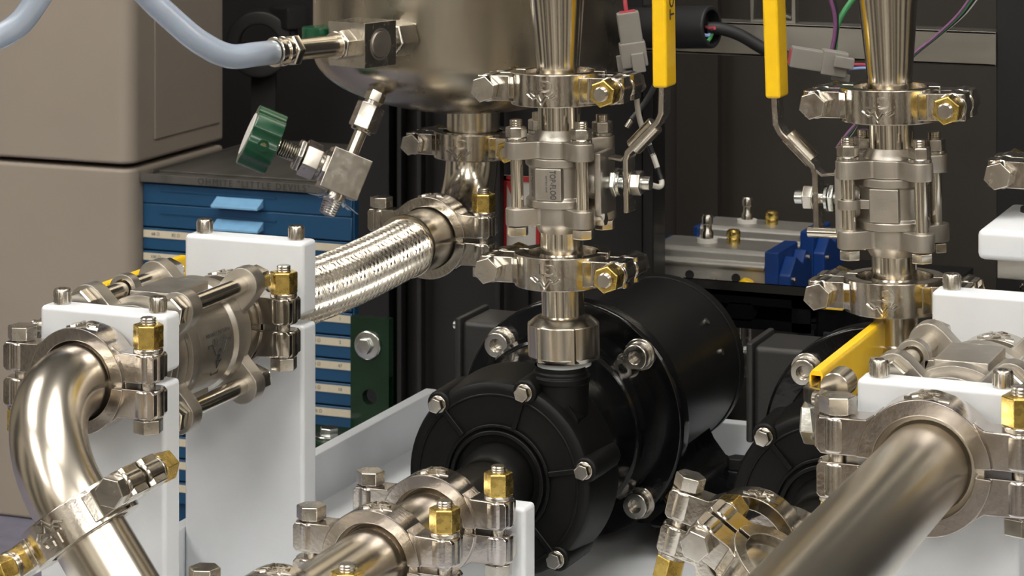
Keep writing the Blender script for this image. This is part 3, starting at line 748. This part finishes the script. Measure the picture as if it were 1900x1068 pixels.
K0 = kd*1.0
m = MB(); m.hexa(K0*13, K0*17, 20, rot=0.2); m.hexa(K0*19, K0*31, 23, rot=0.2, ch=0.07); m.cyl(K0*16, K0*20, 9); m.build('bonnet_nut', 'boltsteel', t, bevel=0.4, seg=1)
m = MB(); m.hexa(K0*31.5, K0*36, 21, rot=0.5, ch=0.08); m.build('lock_nut', 'boltsteel', t, bevel=0.4, seg=1)
m = MB(); m.lathe([(0, 35)]+[(6.4-(0.6 if k % 2 else 0), 35+0.8*k) for k in range(17)]+[(4.5, 49), (4.5, 54), (0, 54)], FR((0, 0, 0), axis, kd), 24); m.build('threaded_stem', 'boltsteel', t)
pts = []
for k in range(6):
    c = 2*math.pi*k/6
    pts += [((21.5 if abs(j) < 3 else 19.6)*math.cos(c+j*0.145), (21.5 if abs(j) < 3 else 19.6)*math.sin(c+j*0.145)) for j in (-3, -2, -1, 0, 1, 2, 3)]
m = MB(); KF = FR(kd*51, axis, kd); m.prism(pts, 0, 21, KF); kn = m.build('knob', 'greenknob', t, bevel=1.0, seg=2, limit=40)
m = MB(); m.lathe([(0, 21.6), (15, 21.6), (15, 20)], KF, 32); m.build('knob_disc', 'paper', kn)
sd = (-FW-kd*(-FW).dot(kd)).normalized()
m = MB(); m.ring(kd*61+sd*19.5, kd*61+sd*22.0, 2.2, 4.2, 20); m.build('set_screw_boss', 'greenknob', kn)
m = MB(); m.cyl(kd*61+sd*18, kd*61+sd*21, 2.4); m.build('set_screw', 'brass', kn)

# square valve block on the tank side with the clear hose
pb = at(672, 79, Z=1762)
tc_ = V((TX, TY, pb.z)); n_ = (RT*0.62+FW*0.785).normalized(); s_ = V((n_.y, -n_.x, 0))     # s_ : to the right and towards the photographer
t = thing('block_valve', 'square steel block valve with green handle on the tank side', 'valve', Matrix.Translation(pb))
BF = FR((0, 0, 0), n_, ZA)
MB().box(-16, 16, -16.5, 16.5, -15, 15, BF).build('valve_block', 'boltsteel', t, bevel=0.6)
yv = (BF.to_3x3() @ YA)
fr_s = -yv if (-yv).dot(FW) < 0 else yv
m = MB(); m.cyl(fr_s*15, fr_s*17.5, 8.8, n=32); m.ring(fr_s*15.5, fr_s*16.6, 9.2, 11, 32); m.build('end_plug', 'blasted', t, bevel=0.4)
m = MB(); m.cyl(n_*14, n_*24, 9.5); m.hexa(n_*19, n_*24, 20, rot=0.2); m.hexa(n_*27, n_*46, 22, rot=0.2); m.cyl(n_*20, n_*52, 8.5); m.build('tank_fitting', 'boltsteel', t, bevel=0.4, seg=1)
hd = (-n_+ZA*0.01).normalized()
m = MB(); m.hexa(hd*15, hd*25, 18, rot=0.3); m.ring(hd*25, hd*28, 5, 9.4); m.cyl(hd*24, hd*70, 7.2); m.build('barb_body', 'brushed', t, bevel=0.4, seg=1)
m = MB(); m.hexa(hd*66, hd*73, 19, rot=0.1); m.cyl(hd*72, hd*86, 8.4); m.ring(hd*76, hd*78.5, 7, 9.7); m.ring(hd*83, hd*86, 7, 9.8); m.cyl(hd*86, hd*96, 5.4); m.build('hose_collar', 'polished', t, bevel=0.4, seg=1)
g = -fr_s
hp = pb+g*28-n_*8+ZA*3
m = MB(); m.prism([(-13, -9), (11, -11), (14, -2), (9, 10), (-10, 11), (-14, 3)], -7, 7, FR(O(hp)+p_body-pb, n_, ZA)); m.prism([(-6, -6), (6, -6), (6, 6), (-6, 6)], 0, 16, FR(g*14, n_, g))
m.build('green_handle', 'greenknob', t, bevel=1.5)
hs = pb+hd*87
# clear hose
def zz(u, v, Z): return at(u, v, Z=Z)
Zh = (hs-CAM).dot(FW)
pts = [hs, hs+hd*14, zz(425, 104, Zh-22), zz(372, 79, Zh-30), zz(322, 38, Zh-34), zz(268, -14, Zh-38), zz(215, -80, Zh-40), zz(160, -105, Zh-42), zz(105, -55, Zh-45), zz(72, -5, Zh-48), zz(38, 42, Zh-50), zz(-6, 70, Zh-52), zz(-60, 86, Zh-55)]
t = thing('clear_hose', 'milky clear plastic hose looping from the block valve to the left edge', 'hose', Matrix.Translation(hs))
pth = [p-hs for p in smooth_path(pts, 8)]
MB().sweep(pth, 7.9, 24, cap=False).build('hose_wall', 'tubing', t, sharp=60)

# dark knob assembly left of the tank
p = at(505, 80, Z=2980); KS = Matrix.Scale(1.4, 4)
t = thing('plastic_knob', 'dark plastic clamp knob in shadow behind the green handle', 'knob', Matrix.Translation(p) @ KS)
m = MB(); m.ring(FW*-12-RT*10, FW*14-RT*10, 16, 27, 36); m.build('collar', 'jbox', t, bevel=2)
star = []
for k in range(8): star += [((13 if k % 2 else 17)*math.cos(math.pi*k/4), (13 if k % 2 else 17)*math.sin(math.pi*k/4))]
m = MB(); m.prism(star, 0, 18, FR(ZA*12+RT*14, RT, ZA)); m.build('star_grip', 'jbox', t, bevel=2)
m = MB(); m.cyl(RT*14+ZA*-12, RT*14+ZA*14, 7); m.build('spindle', 'jbox', t)
m = MB(); m.box(-18, 2, 8, 20, (-275-p.z)/1.4, -20, FR((0, 0, 0), RT, ZA)); m.build('stand_pole', 'grille', t)

# ================================================================== CABINETS
YB = 850
xe = at(243, 300, Y=YB).x
DP = (at(415, 200, X=xe).y-YB)/2
for nm, v0, v1, lab in (('u', -60, 304, 'upper beige steel cabinet at the left edge'), ('l', 313, 975, 'lower beige steel cabinet under the dark seam at the left edge')):
    z1, z0 = at(200, v0, Y=YB).z, at(200, v1, Y=YB).z
    if nm == 'u': z1 += 260
    if nm == 'l': z0 = -274.5
    t = thing('steel_cabinet', lab, 'cabinet', Matrix.Translation((xe-320, YB+DP, z0)))
    pts = [(-320, DP), (-320, -DP)]+arc(320-16, -DP+16, 16, -90, 0, 8)+[(320, DP)]
    m = MB(); m.prism(pts, 0, z1-z0); m.build('cabinet_shell', 'beige', t, bevel=4, seg=3, limit=60)
    m = MB(); m.box(320, 322, -DP+45, DP-12, 20, z1-z0-20); m.build('side_panel', 'beige', t, bevel=1)
# blue small-parts cabinet
YC = 872
xa, xb = at(262, 350, Y=YC).x, at(656, 362, Y=YC).x
ztop = at(450, 345, Y=YC).z
zbt = -274.5
t = thing('drawer_cabinet', 'blue small-parts drawer cabinet with grey lid behind the hose', 'cabinet', Matrix.Translation(((xa+xb)/2, YC, zbt)))
W2 = (xb-xa)/2; H = ztop-zbt
m = MB(); m.box(-W2, -W2+1.5, 2, 262, 0, H+4); m.box(W2-1.5, W2, 2, 262, 0, H+4); m.box(-W2, W2, 260, 262, 0, H+4); m.box(-W2, W2, 2, 262, 0, 4); m.box(-W2+1, W2-1, 8, 10, 3, H); m.build('carcass', 'blue', t)
# lid: flat tray with front lip carrying the raised lettering
m = MB(); m.box(-W2, W2, -2, 262, H+3, H+5); m.box(-W2+6, -W2+9, 8, 250, H+5, H+9); m.box(-W2+8, W2-1, 20, 255, H+5, H+7); lid = m.build('lid', 'lidgrey', t, bevel=0.6, seg=1)
m = MB(); m.box(-W2+2, W2, -6, -2, H-1.5, H+7); m.build('front_lip', 'lidgrey', lid, bevel=0.8)
text('OHMITE "LITTLE DEVILS"', 9.0, 'ink', lid, FR((12, -6.1, H+2.6), XA, -YA), 0.15, spacing=1.3, sx=0.98)
def drawer(z0, z1, kind, txt=None):
    m = MB(); m.box(-W2+2, W2-2, 0, 9, z0, z1); 
    d = m.build('drawer', 'blue', t, bevel=0.7, seg=1)
    if kind == 'tab':
        zt = z0+(z1-z0)*0.36
        m = MB(); m.prism([(0, 0), (-13, -1.2), (-13, 1.5), (0, 8.5)], -26, 26, FR((-6, 0, zt-4), YA, XA)); m.build('pull_tab', 'bluetab', d, bevel=0.6)
        m = MB(); m.box(-W2+22, 34, -1.2, 0.2, zt+5.5, zt+7); m.build('ridge', 'blue', d)
    else:
        m = MB(); m.box(-W2+3, W2-3, -1.0, 0.5, z1-9.2, z1-2); m.build('label_strip', 'cream', d)
        for x, s in zip((-W2+17, -W2+40, W2-70, W2-42, W2-14), txt):
            if s: text(s, 4.6, 'greyink', d, FR((x, -1.1, z1-5.6), XA, -YA), 0.1)
zt = H-3
P = lambda v: at(450, v, Y=YC).z-zbt
drawer(P(388.5), zt-0.5, 'tab'); drawer(P(432.5), P(390), 'tab')
z = P(434); pitch = (P(595)-P(638)-0.0)
TX_ = [('68 \u03a9', '82 \u03a9', '', '', ''), ('100 \u03a9', '', '', '', ''), ('150 \u03a9', '', '', '', ''), ('220 \u03a9', '', '', '680 \u03a9', '1'), ('330 \u03a9', '', '', '1000 \u03a9', '2'), ('470 \u03a9', '', '', '1500 \u03a9', '47'), ('', '', '', '7500 \u03a9', '10'), ('', '', '', '10,000 \u03a9', '')]
k = 0
while z-pitch > 5:
    drawer(z-pitch+0.8, z-0.8, 'label', TX_[k % len(TX_)] if k < len(TX_) else ('', '', '', '', '')); z -= pitch; k += 1

# ================================================================== THINGS BEHIND THE PUMPS
# green bracket with bolt
pg = at(690, 680, Z=1950); pa, pb2 = at(652, 588, Z=1950), at(730, 592, Z=1950)
t = thing('steel_bracket', 'dark green steel angle bracket with a large washered bolt', 'bracket', FR((pg.x, pg.y, -16), XA, ZA))
hw = (pb2-pa).length/2; zt = pa.z+16
G = Matrix.Identity(4)
def holed(hw, z0, z1, hz, hr, y0, y1):
    "upright plate with a round hole, as four slabs and a ring"
    m = MB(); n = 32; q = []; fs = []
    sq = []
    for i in range(n):
        a = 2*math.pi*i/n; c, s = math.cos(a), math.sin(a); k = 1/max(abs(c), abs(s)); sq.append((hw*c*k, hz+hw*s*k))
    for y in (y0, y1):
        q += [(hr*math.cos(2*math.pi*i/n), y, hz+hr*math.sin(2*math.pi*i/n)) for i in range(n)]
        q += [(x, y, z) for x, z in sq]
    for i in range(n):
        j = (i+1) % n
        fs += [(i, j, n+j, n+i), (2*n+j, 2*n+i, 3*n+i, 3*n+j), (j, i, 2*n+i, 2*n+j)]
    m.add(q, fs); m.box(-hw, hw, y0, y1, z0, hz-hw); m.box(-hw, hw, y0, y1, hz+hw, z1)
    return m
hz = zt-0.5-(735-590)/ (FPX/1950)
holed(hw, 0, zt, hz, 6.0, -4, 4).build('upright_plate', 'greenpaint', t)
m = MB(); m.box(-hw-48, hw, -44, 6, 0, 7); m.build('foot_plate', 'greenpaint', t, bevel=1)
zb = zt-(640-590)/(FPX/1950)
m = MB(); m.lathe([(0, 4), (10.8, 4), (10.8, 6), (9.5, 6.6), (0, 6.6)], FR((-1, 0, zb), XA, -YA), 36); m.hexa((-2, -6, zb), (-2, -11, zb), 11); m.build('washer_bolt', 'zinc', t, bevel=0.4, seg=1)
pf = at(609, 788, Z=1935)
m = MB(); m.hexa((pf.x-pg.x, -24, 8), (pf.x-pg.x, -24, 14), 13); m.ring((pf.x-pg.x, -24, 7), (pf.x-pg.x, -24, 8.6), 4, 11); m.build('foot_bolt', 'zinc', t, bevel=0.4, seg=1)
# red and white sign
a, b = at(921, 340, Y=500), at(990, 340, Y=500)
zt, zb = at(930, 330, Y=500).z, at(930, 470, Y=500).z
t = thing('warning_sign', 'white sign with red border half hidden behind the front ball valve', 'sign', Matrix.Translation(((a.x+b.x)/2, 516, zb)))
hw = (b.x-a.x)/2; hh = zt-zb
MB().box(-hw, hw, -2, 0, 0, hh).build('board', 'paper', t)
m = MB(); m.box(-hw, -hw+3.2, -3, -1.5, 0, hh); m.box(hw-3.2, hw, -3, -1.5, 0, hh); m.box(-hw, hw, -3, -1.5, hh-4, hh); m.build('border', 'red', t)
m = MB(); m.prism([(-hw+2, hh-3), (-hw+9, hh-3), (-hw+14, hh-24), (-hw+10, hh-22)], 1.5, 3, FR((0, 0, 0), XA, -YA)); m.build('red_mark', 'red', t)
text('FR', 12.5, 'red', t, FR((-hw+12.5, -2.6, hh*0.42), XA, -YA), 0.2)
MB().box(-5, 5, 0, 6, -zb-16, 4).build('sign_post', 'blackframe', t)

# pneumatic actuators
def actuator(u0, v0, u1, Y, label, hz):
    A0, A1 = at(u0, v0, Y=Y), at(u1, v0+22, Y=Y)
    L = A1.x-A0.x; zt = A0.z
    t = thing('pneumatic_actuator', label, 'actuator', Matrix.Translation(((A0.x+A1.x)/2, Y, zt-hz)), 'grey actuators with blue end caps')
    h = L/2
    m = MB(); m.prism([(0, 0), (50, 0), (50, hz-8), (46, hz), (4, hz), (0, hz-3), (0, hz*0.80), (-3.5, hz*0.76), (-3.5, hz*0.70), (0, hz*0.66)], -h+4, h-12, FR((0, 0, 0), YA, XA)); bd = m.build('cylinder_body', 'aluact', t, bevel=1.0)
    m = MB(); m.box(-h, -h+4, -4, 51, 2, hz-1); m.build('end_cap', 'actblue', t, bevel=1.2)
    m = MB(); m.box(h-12, h, -4, 51, 0, hz+1); m.prism([(-6, 4), (56, 4), (56, hz-10), (40, hz-3), (30, hz-12), (12, hz-4), (-6, hz-16)], h, h+10, FR((0, 0, 0), YA, XA)); cp = m.build('end_cap', 'actblue', t, bevel=1.5)
    for y, z in ((2, hz*0.55), (44, hz*0.78)):
        m = MB(); m.cyl((h+9, y, z), (h+12, y, z), 2.6, n=14); m.build('cap_screw', 'boltsteel', cp)
    m = MB(); m.ring((-14, 25, hz), (-14, 25, hz+3), 3, 8.5, 24); m.build('collar', 'paper', t)
    m = MB(); m.lathe([(0, 0), (5, 0), (5, 6), (3.6, 8), (3.6, 12), (4.6, 13), (4.6, 18), (3.4, 20), (0, 20)], FR((-14, 25, hz+2), XA, ZA), 20); m.build('shaft', 'boltsteel', t)
    m = MB(); m.lathe([(0, 0), (5.2, 0), (5.6, 4), (5.2, 5), (5.6, 6), (5.6, 10), (4, 11.5), (0, 11.5)], FR((8, 25, hz), XA, ZA), 24); m.build('brass_muffler', 'brass', t)
    for x in (-h*0.38, h*0.33):
        m = MB(); m.lathe([(2.4, 0), (3.6, 0), (3.6, 1.2), (2.4, 1.2)], FR((x, 0.2, hz*0.52), XA, -YA), 18, closed=True); m.cyl((x, 0, hz*0.52), (x, -0.4, hz*0.52), 2.4); m.build('air_port', 'grille', bd)
    m = MB(); m.box(-32, 2, -14, 0, hz*0.18, hz*0.34); m.hexa((-26, -8, hz*0.3), (-26, -8, hz*0.5), 8); m.hexa((0, -8, hz*0.3), (0, -8, hz*0.52), 9); m.box(-34, -18, -20, -2, hz*0.05, hz*0.2); m.build('mounting_bracket', 'boltsteel', t, bevel=0.6)
    return t
a1 = actuator(1206, 452, 1448, 560, 'front grey actuator with blue end caps behind the motors', 46)
a2 = actuator(1289, 416, 1512, 720, 'rear grey actuator with blue end caps, in shadow', 46)
p = at(1384, 527, Y=552)
t = thing('yellow_grip', 'small yellow grip end in front of the front actuator', 'handle', Matrix.Translation(p-V((0, 0, 12))))
m = MB(); m.sweep([(0, 0, 0), (0, 0, 10), (2, 0, 16)], [9, 9, 4], 16); m.build('grip', 'yellow', t, bevel=1)
m = MB(); m.cyl((0, 0, -60), (0, 0, 2), 5); m.build('rod', 'boltsteel', t)
# shelf beneath the actuators
t = thing('actuator_shelf', 'dark shelf carrying the two grey actuators', 'shelf', Matrix.Translation((-40, 640, 40)))
zsh = a1.location.z/K
MB().box(-110, 150, -110, 160, zsh-40-6, zsh-40-0.3).build('shelf_top', 'blackframe', t)
for x in (-100, 140):
    for y in (-100, 150): MB().box(x-5, x+5, y-5, y+5, -314.5, zsh-46).build('leg', 'blackframe', t)
zs2 = a2.location.z/K
m = MB(); m.box(-70, 60, 80, 130, zsh-40.2, zs2-40-0.2); m.build('riser', 'blackframe', t)
# slotted black rail
r0, r1 = at(1240, 560, Y=372), at(1503, 560, Y=372)
zt, zb = at(1420, 545, Y=372).z, at(1420, 612, Y=372).z
t = thing('slotted_rail', 'black slotted steel rail behind the front motor', 'rail', Matrix.Translation((r0.x, 372, zb)))
Lr = r1.x-r0.x; Hr = zt-zb
m = MB(); m.box(0, Lr, 0, 3, Hr*0.66, Hr); m.box(0, Lr, 0, 3, 0, Hr*0.26); m.box(0, Lr, 0, 36, Hr-3, Hr); m.box(0, Lr, 33, 36, 0, Hr)
xs = [0, 18, 46, 62, 92]
for k in range(0, len(xs)-1, 2): m.prism([(xs[k], Hr*0.2), (xs[k+1], Hr*0.2), (xs[k+1]+4, Hr*0.45), (xs[k+1], Hr*0.7), (xs[k], Hr*0.7), (max(0, xs[k]-4), Hr*0.45)], -3, 0, FR((0, 0, 0), XA, -YA))
m.box(xs[-1], Lr, 0, 3, 0, Hr); m.build('rail_web', 'gloss', t)
for x in (6, Lr-6): MB().box(x-6, x+6, 10, 30, -zb-15.9, 0.5).build('leg', 'blackframe', t)
# dark equipment box right of the rail
a, b = at(1512, 600, Y=380), at(1640, 600, Y=380)
zt = at(1560, 566, Y=380).z
t = thing('control_box', 'black ribbed box behind the right-hand lower clamp', 'box', Matrix.Translation(((a.x+b.x)/2, 400, -16)))
hw = (b.x-a.x)/2
MB().box(-hw, hw, -18, 60, 0, zt+16).build('box_body', 'gloss', t, bevel=2)
for k in range(3): MB().box(-hw+6, hw-6, -20, -17, zt-8-k*9, zt-4-k*9).build('rib', 'blackframe', t, bevel=0.6)
p = at(1535, 560, Y=362)
MB().box(p.x-(a.x+b.x)/2-9, p.x-(a.x+b.x)/2+9, -30, -18, p.z+9, p.z+20).build('yellow_tag', 'yellow', t, bevel=0.6)

# aluminium channel across the back and things near it
YCH = 452
c0, c1 = at(985, 40, Y=YCH), at(1848, 50, Y=YCH)
zt, zb = at(1400, 42, Y=YCH).z, at(1400, 105, Y=YCH).z
t = thing('aluminium_channel', 'brushed aluminium channel running across behind the valve levers', 'beam', FR((c0.x, YCH, (zt+zb)/2), XA, ZA))
Lc = c1.x-c0.x; hz = (zt-zb)/2
m = MB(); m.box(0, Lc, 0, 3, -hz, hz); m.box(0, Lc, 0, 22, hz-2.5, hz); m.box(0, Lc, 0, 22, -hz, -hz+2.5); m.build('channel_web', 'alu', t, bevel=0.7)
# bent strut profile on top of the channel
p = at(1441, 40, Y=YCH+12)
t = thing('strut_profile', 'open C-shaped steel strut end standing on the aluminium channel', 'strut', Matrix.Translation((p.x, YCH+10, zt)))
m = MB(); m.sweep([(-8, 0, 46), (-17, 0, 46), (-17, 0, 1), (15, 0, 1), (15, 0, 46), (8, 0, 46)], 1, flat=(10, 2), up=(0, 1, 0))
m.sweep([(13, 0, 4), (7, 0, 6), (5, 0, 12)], 1, flat=(10, 1.8), up=(0, 1, 0)); m.build('strut_wall', 'alu', t, bevel=0.5, seg=1)
# black cable end with coloured cores and cable
p0, p1 = at(1150, 52, Y=410), at(1322, 50, Y=395)
t = thing('cable_gland', 'thick black cable sleeve with coloured wires at its open end', 'cable', Matrix.Translation(p0))
d = (p1-p0); q = MB(); L = d.length; G, _ = AX((0, 0, 0), d)
q.lathe([(0, 0), (14.6, 0), (15, 1), (15, L*0.62), (15.6, L*0.64), (15.6, L-1), (14.8, L), (12.4, L), (12.0, L-9), (0, L-9)], G, 40); q.build('sleeve', 'rubber', t, bevel=0.5)
for nm, mt_, pts in (('blue_wire', 'wireblue', ((1318, 62), (1313, 66), (1306, 65))), ('green_wire', 'wiregreen', ((1322, 62), (1318, 70), (1313, 77))), ('red_wire', 'wirered', ((1310, 50), (1318, 53), (1326, 52)))):
    pp = [at(u, v, Z=(p1-CAM).dot(FW)+3-4*i)-p0 for i, (u, v) in enumerate(pts)]
    MB().sweep(smooth_path(pp, 4), 1.3, 8).build(nm, mt_, t)
zc_ = (p1-CAM).dot(FW)
pp = [at(u, v, Z=zc_+4)-p0 for u, v in ((1312, 52), (1340, 54), (1375, 66), (1420, 92), (1462, 106))]
MB().sweep(smooth_path(pp, 8), 4.6, 16).build('cable_jacket', 'rubber', t)
def connector(pts, wdt, thk, label, wires, Z):
    a, b = at(*pts[0], Z=Z), at(*pts[1], Z=Z)
    d = (b-a); L = d.length
    t = thing('wire_connector', label, 'connector', Matrix.Translation(a))
    F = FR((0, 0, 0), -FW, d)
    m = MB(); m.box(-thk/2, thk/2, -wdt/2, wdt/2, 0, L*0.55, F); m.build('plug', 'grey', t, bevel=1.2)
    m = MB(); m.box(-thk/2-1.2, thk/2+1.2, -wdt/2-1.2, wdt/2+1.2, L*0.5, L*0.92, F); m.build('socket', 'grey', t, bevel=1.2)
    m = MB(); m.box(thk/2, thk/2+5, -wdt/2+1, wdt/2-5, L*0.68, L, F); m.box(-2, 2, wdt/2-1, wdt/2+4, L*0.7, L, F); m.build('latch', 'grey', t, bevel=0.8)
    m = MB(); m.box(-thk/2+2, thk/2-2, -wdt/2+2, wdt/2-2, -0.6, 0.5, F); m.build('seal', 'wirered', t)
    for nm, mt_, r, wp in wires:
        pp = [at(u, v, Z=Z+dz)-a for u, v, dz in wp]
        MB().sweep(smooth_path(pp, 6), r, 10).build(nm, mt_, t)
    return t
connector(((1164, 22), (1180, 132)), 14, 13, 'grey wire connector hanging beside the front yellow lever', [('red_wire', 'wirered', 1.4, ((1163, 26, 0), (1160, 5, 0), (1159, -30, 2)))], 1640)
connector(((1466, 104), (1580, 122)), 13, 12, 'grey wire connector lying right of the second yellow lever',
          [('green_wire', 'wiregreen', 1.9, ((1548, 96, 14), (1553, 50, 14), (1566, 22, 14), (1600, -25, 14))), ('purple_wire', 'wirepurple', 1.3, ((1543, 96, 12), (1549, 60, 12), (1548, 25, 12), (1535, -20, 12))),
           ('black_wire', 'wireblack', 1.5, ((1546, 96, 13), (1552, 55, 13), (1551, 20, 13), (1540, -20, 13))),
           ('blue_wire', 'wireblue', 1.0, ((1574, 128, 0), (1600, 126, 6), (1640, 126, 14))), ('red_wire', 'wirered', 1.0, ((1574, 120, 0), (1600, 120, 6), (1640, 122, 14)))], 1640)
# twisted wires behind the right column and tether beside the front valve
t0 = at(1820, -10, Z=1640)
t = thing('wire_bundle', 'thin purple green and black wires slanting behind the right-hand cone', 'wires', Matrix.Translation(t0))
for i, mt_ in enumerate(('wirepurple', 'wiregreen', 'wireblack', 'wirewhite')):
    pts = [(1806+i*5, -12), (1775+i*4, 30), (1730+i*2, 72), (1690+i*2, 105), (1640, 165), (1600, 215), (1570+i*3, 250), (1552, 275)]
    MB().sweep(smooth_path([at(u, v, Z=1645+i*1.5)-t0 for u, v in pts], 6), 0.9 if i < 3 else 0.6, 8).build('wire', mt_, t)
t0 = at(1183, 175, Z=1562)
t = thing('tether_wire', 'white and black tether wire looping beside the front valve lever', 'wire', Matrix.Translation(t0))
pth = smooth_path([at(u, v, Z=1562+d)-t0 for u, v, d in ((1181, 165, 2), (1183, 200, 2), (1190, 232, 4), (1202, 262, 8), (1212, 288, 8), (1222, 318, 6), (1228, 338, 4), (1224, 346, 2), (1212, 344, -2), (1197, 336, -8))], 8)
seg = [('wirewhite', 0, 26), ('wirewhite', 31, 38), ('wireblack', 38, 46), ('wirewhite', 46, len(pth)), ('wireblack', 25, 32)]
for mt_, i0, i1 in seg: MB().sweep(pth[i0:min(i1+1, len(pth))], 1.7, 10).build('wire_sheath', mt_, t)
t0 = at(1215, 155, Z=1700)
t = thing('probe_lead', 'thin black lead with a bare metal tip behind the front lever', 'wire', Matrix.Translation(t0))
pth = smooth_path([at(u, v, Z=z_)-t0 for u, v, z_ in ((1236, 84, 1925), (1230, 120, 1860), (1212, 165, 1740), (1190, 200, 1705), (1172, 222, 1700))], 6)
MB().sweep(pth, 2.0, 10).build('lead', 'wireblack', t)
e0, e1 = at(1172, 222, Z=1700)-t0, at(1163, 236, Z=1700)-t0
MB().cyl(e0, e1, 1.8).build('metal_tip', 'boltsteel', t)

# ================================================================== FAR RIGHT
hc = at(1852, 322, Y=32)
clamp(hc+V((39, 21, -1)), XA, -YA, 'pipe clamp cut off by the right edge above the white block')
spool('ferrule_tube', 'upright tube carrying the clamp at the right edge', [hc+V((39, 21, -70)), hc+V((39, 21, 80))], 12.7, (0, 0))
# thick white block on a grey shelf
p = at(1813, 425, Y=-8); zb = at(1813, 482, Y=-8).z
t = thing('white_block', 'thick white plastic block at the right edge below the clipped clamp', 'block', Matrix.Translation((p.x, -8, zb)))
MB().box(0, 110, 0, 92, 0, p.z-zb).build('block_body', 'hdpe', t, bevel=3.5, seg=3)
m = MB(); q_ = at(1900, 372, H=p.z+6); m.ring((q_.x-p.x+6, q_.y+8, p.z-zb-1), (q_.x-p.x+6, q_.y+8, p.z-zb+3), 4, 8, 28); m.build('black_bush', 'rubber', t, bevel=1)
MB().box(8, 105, 14, 70, -12, -0.3).build('shelf_plate', 'alu', t, bevel=0.6)
MB().box(60, 90, 30, 60, -zb-5.8, -12).build('post', 'blackframe', t)
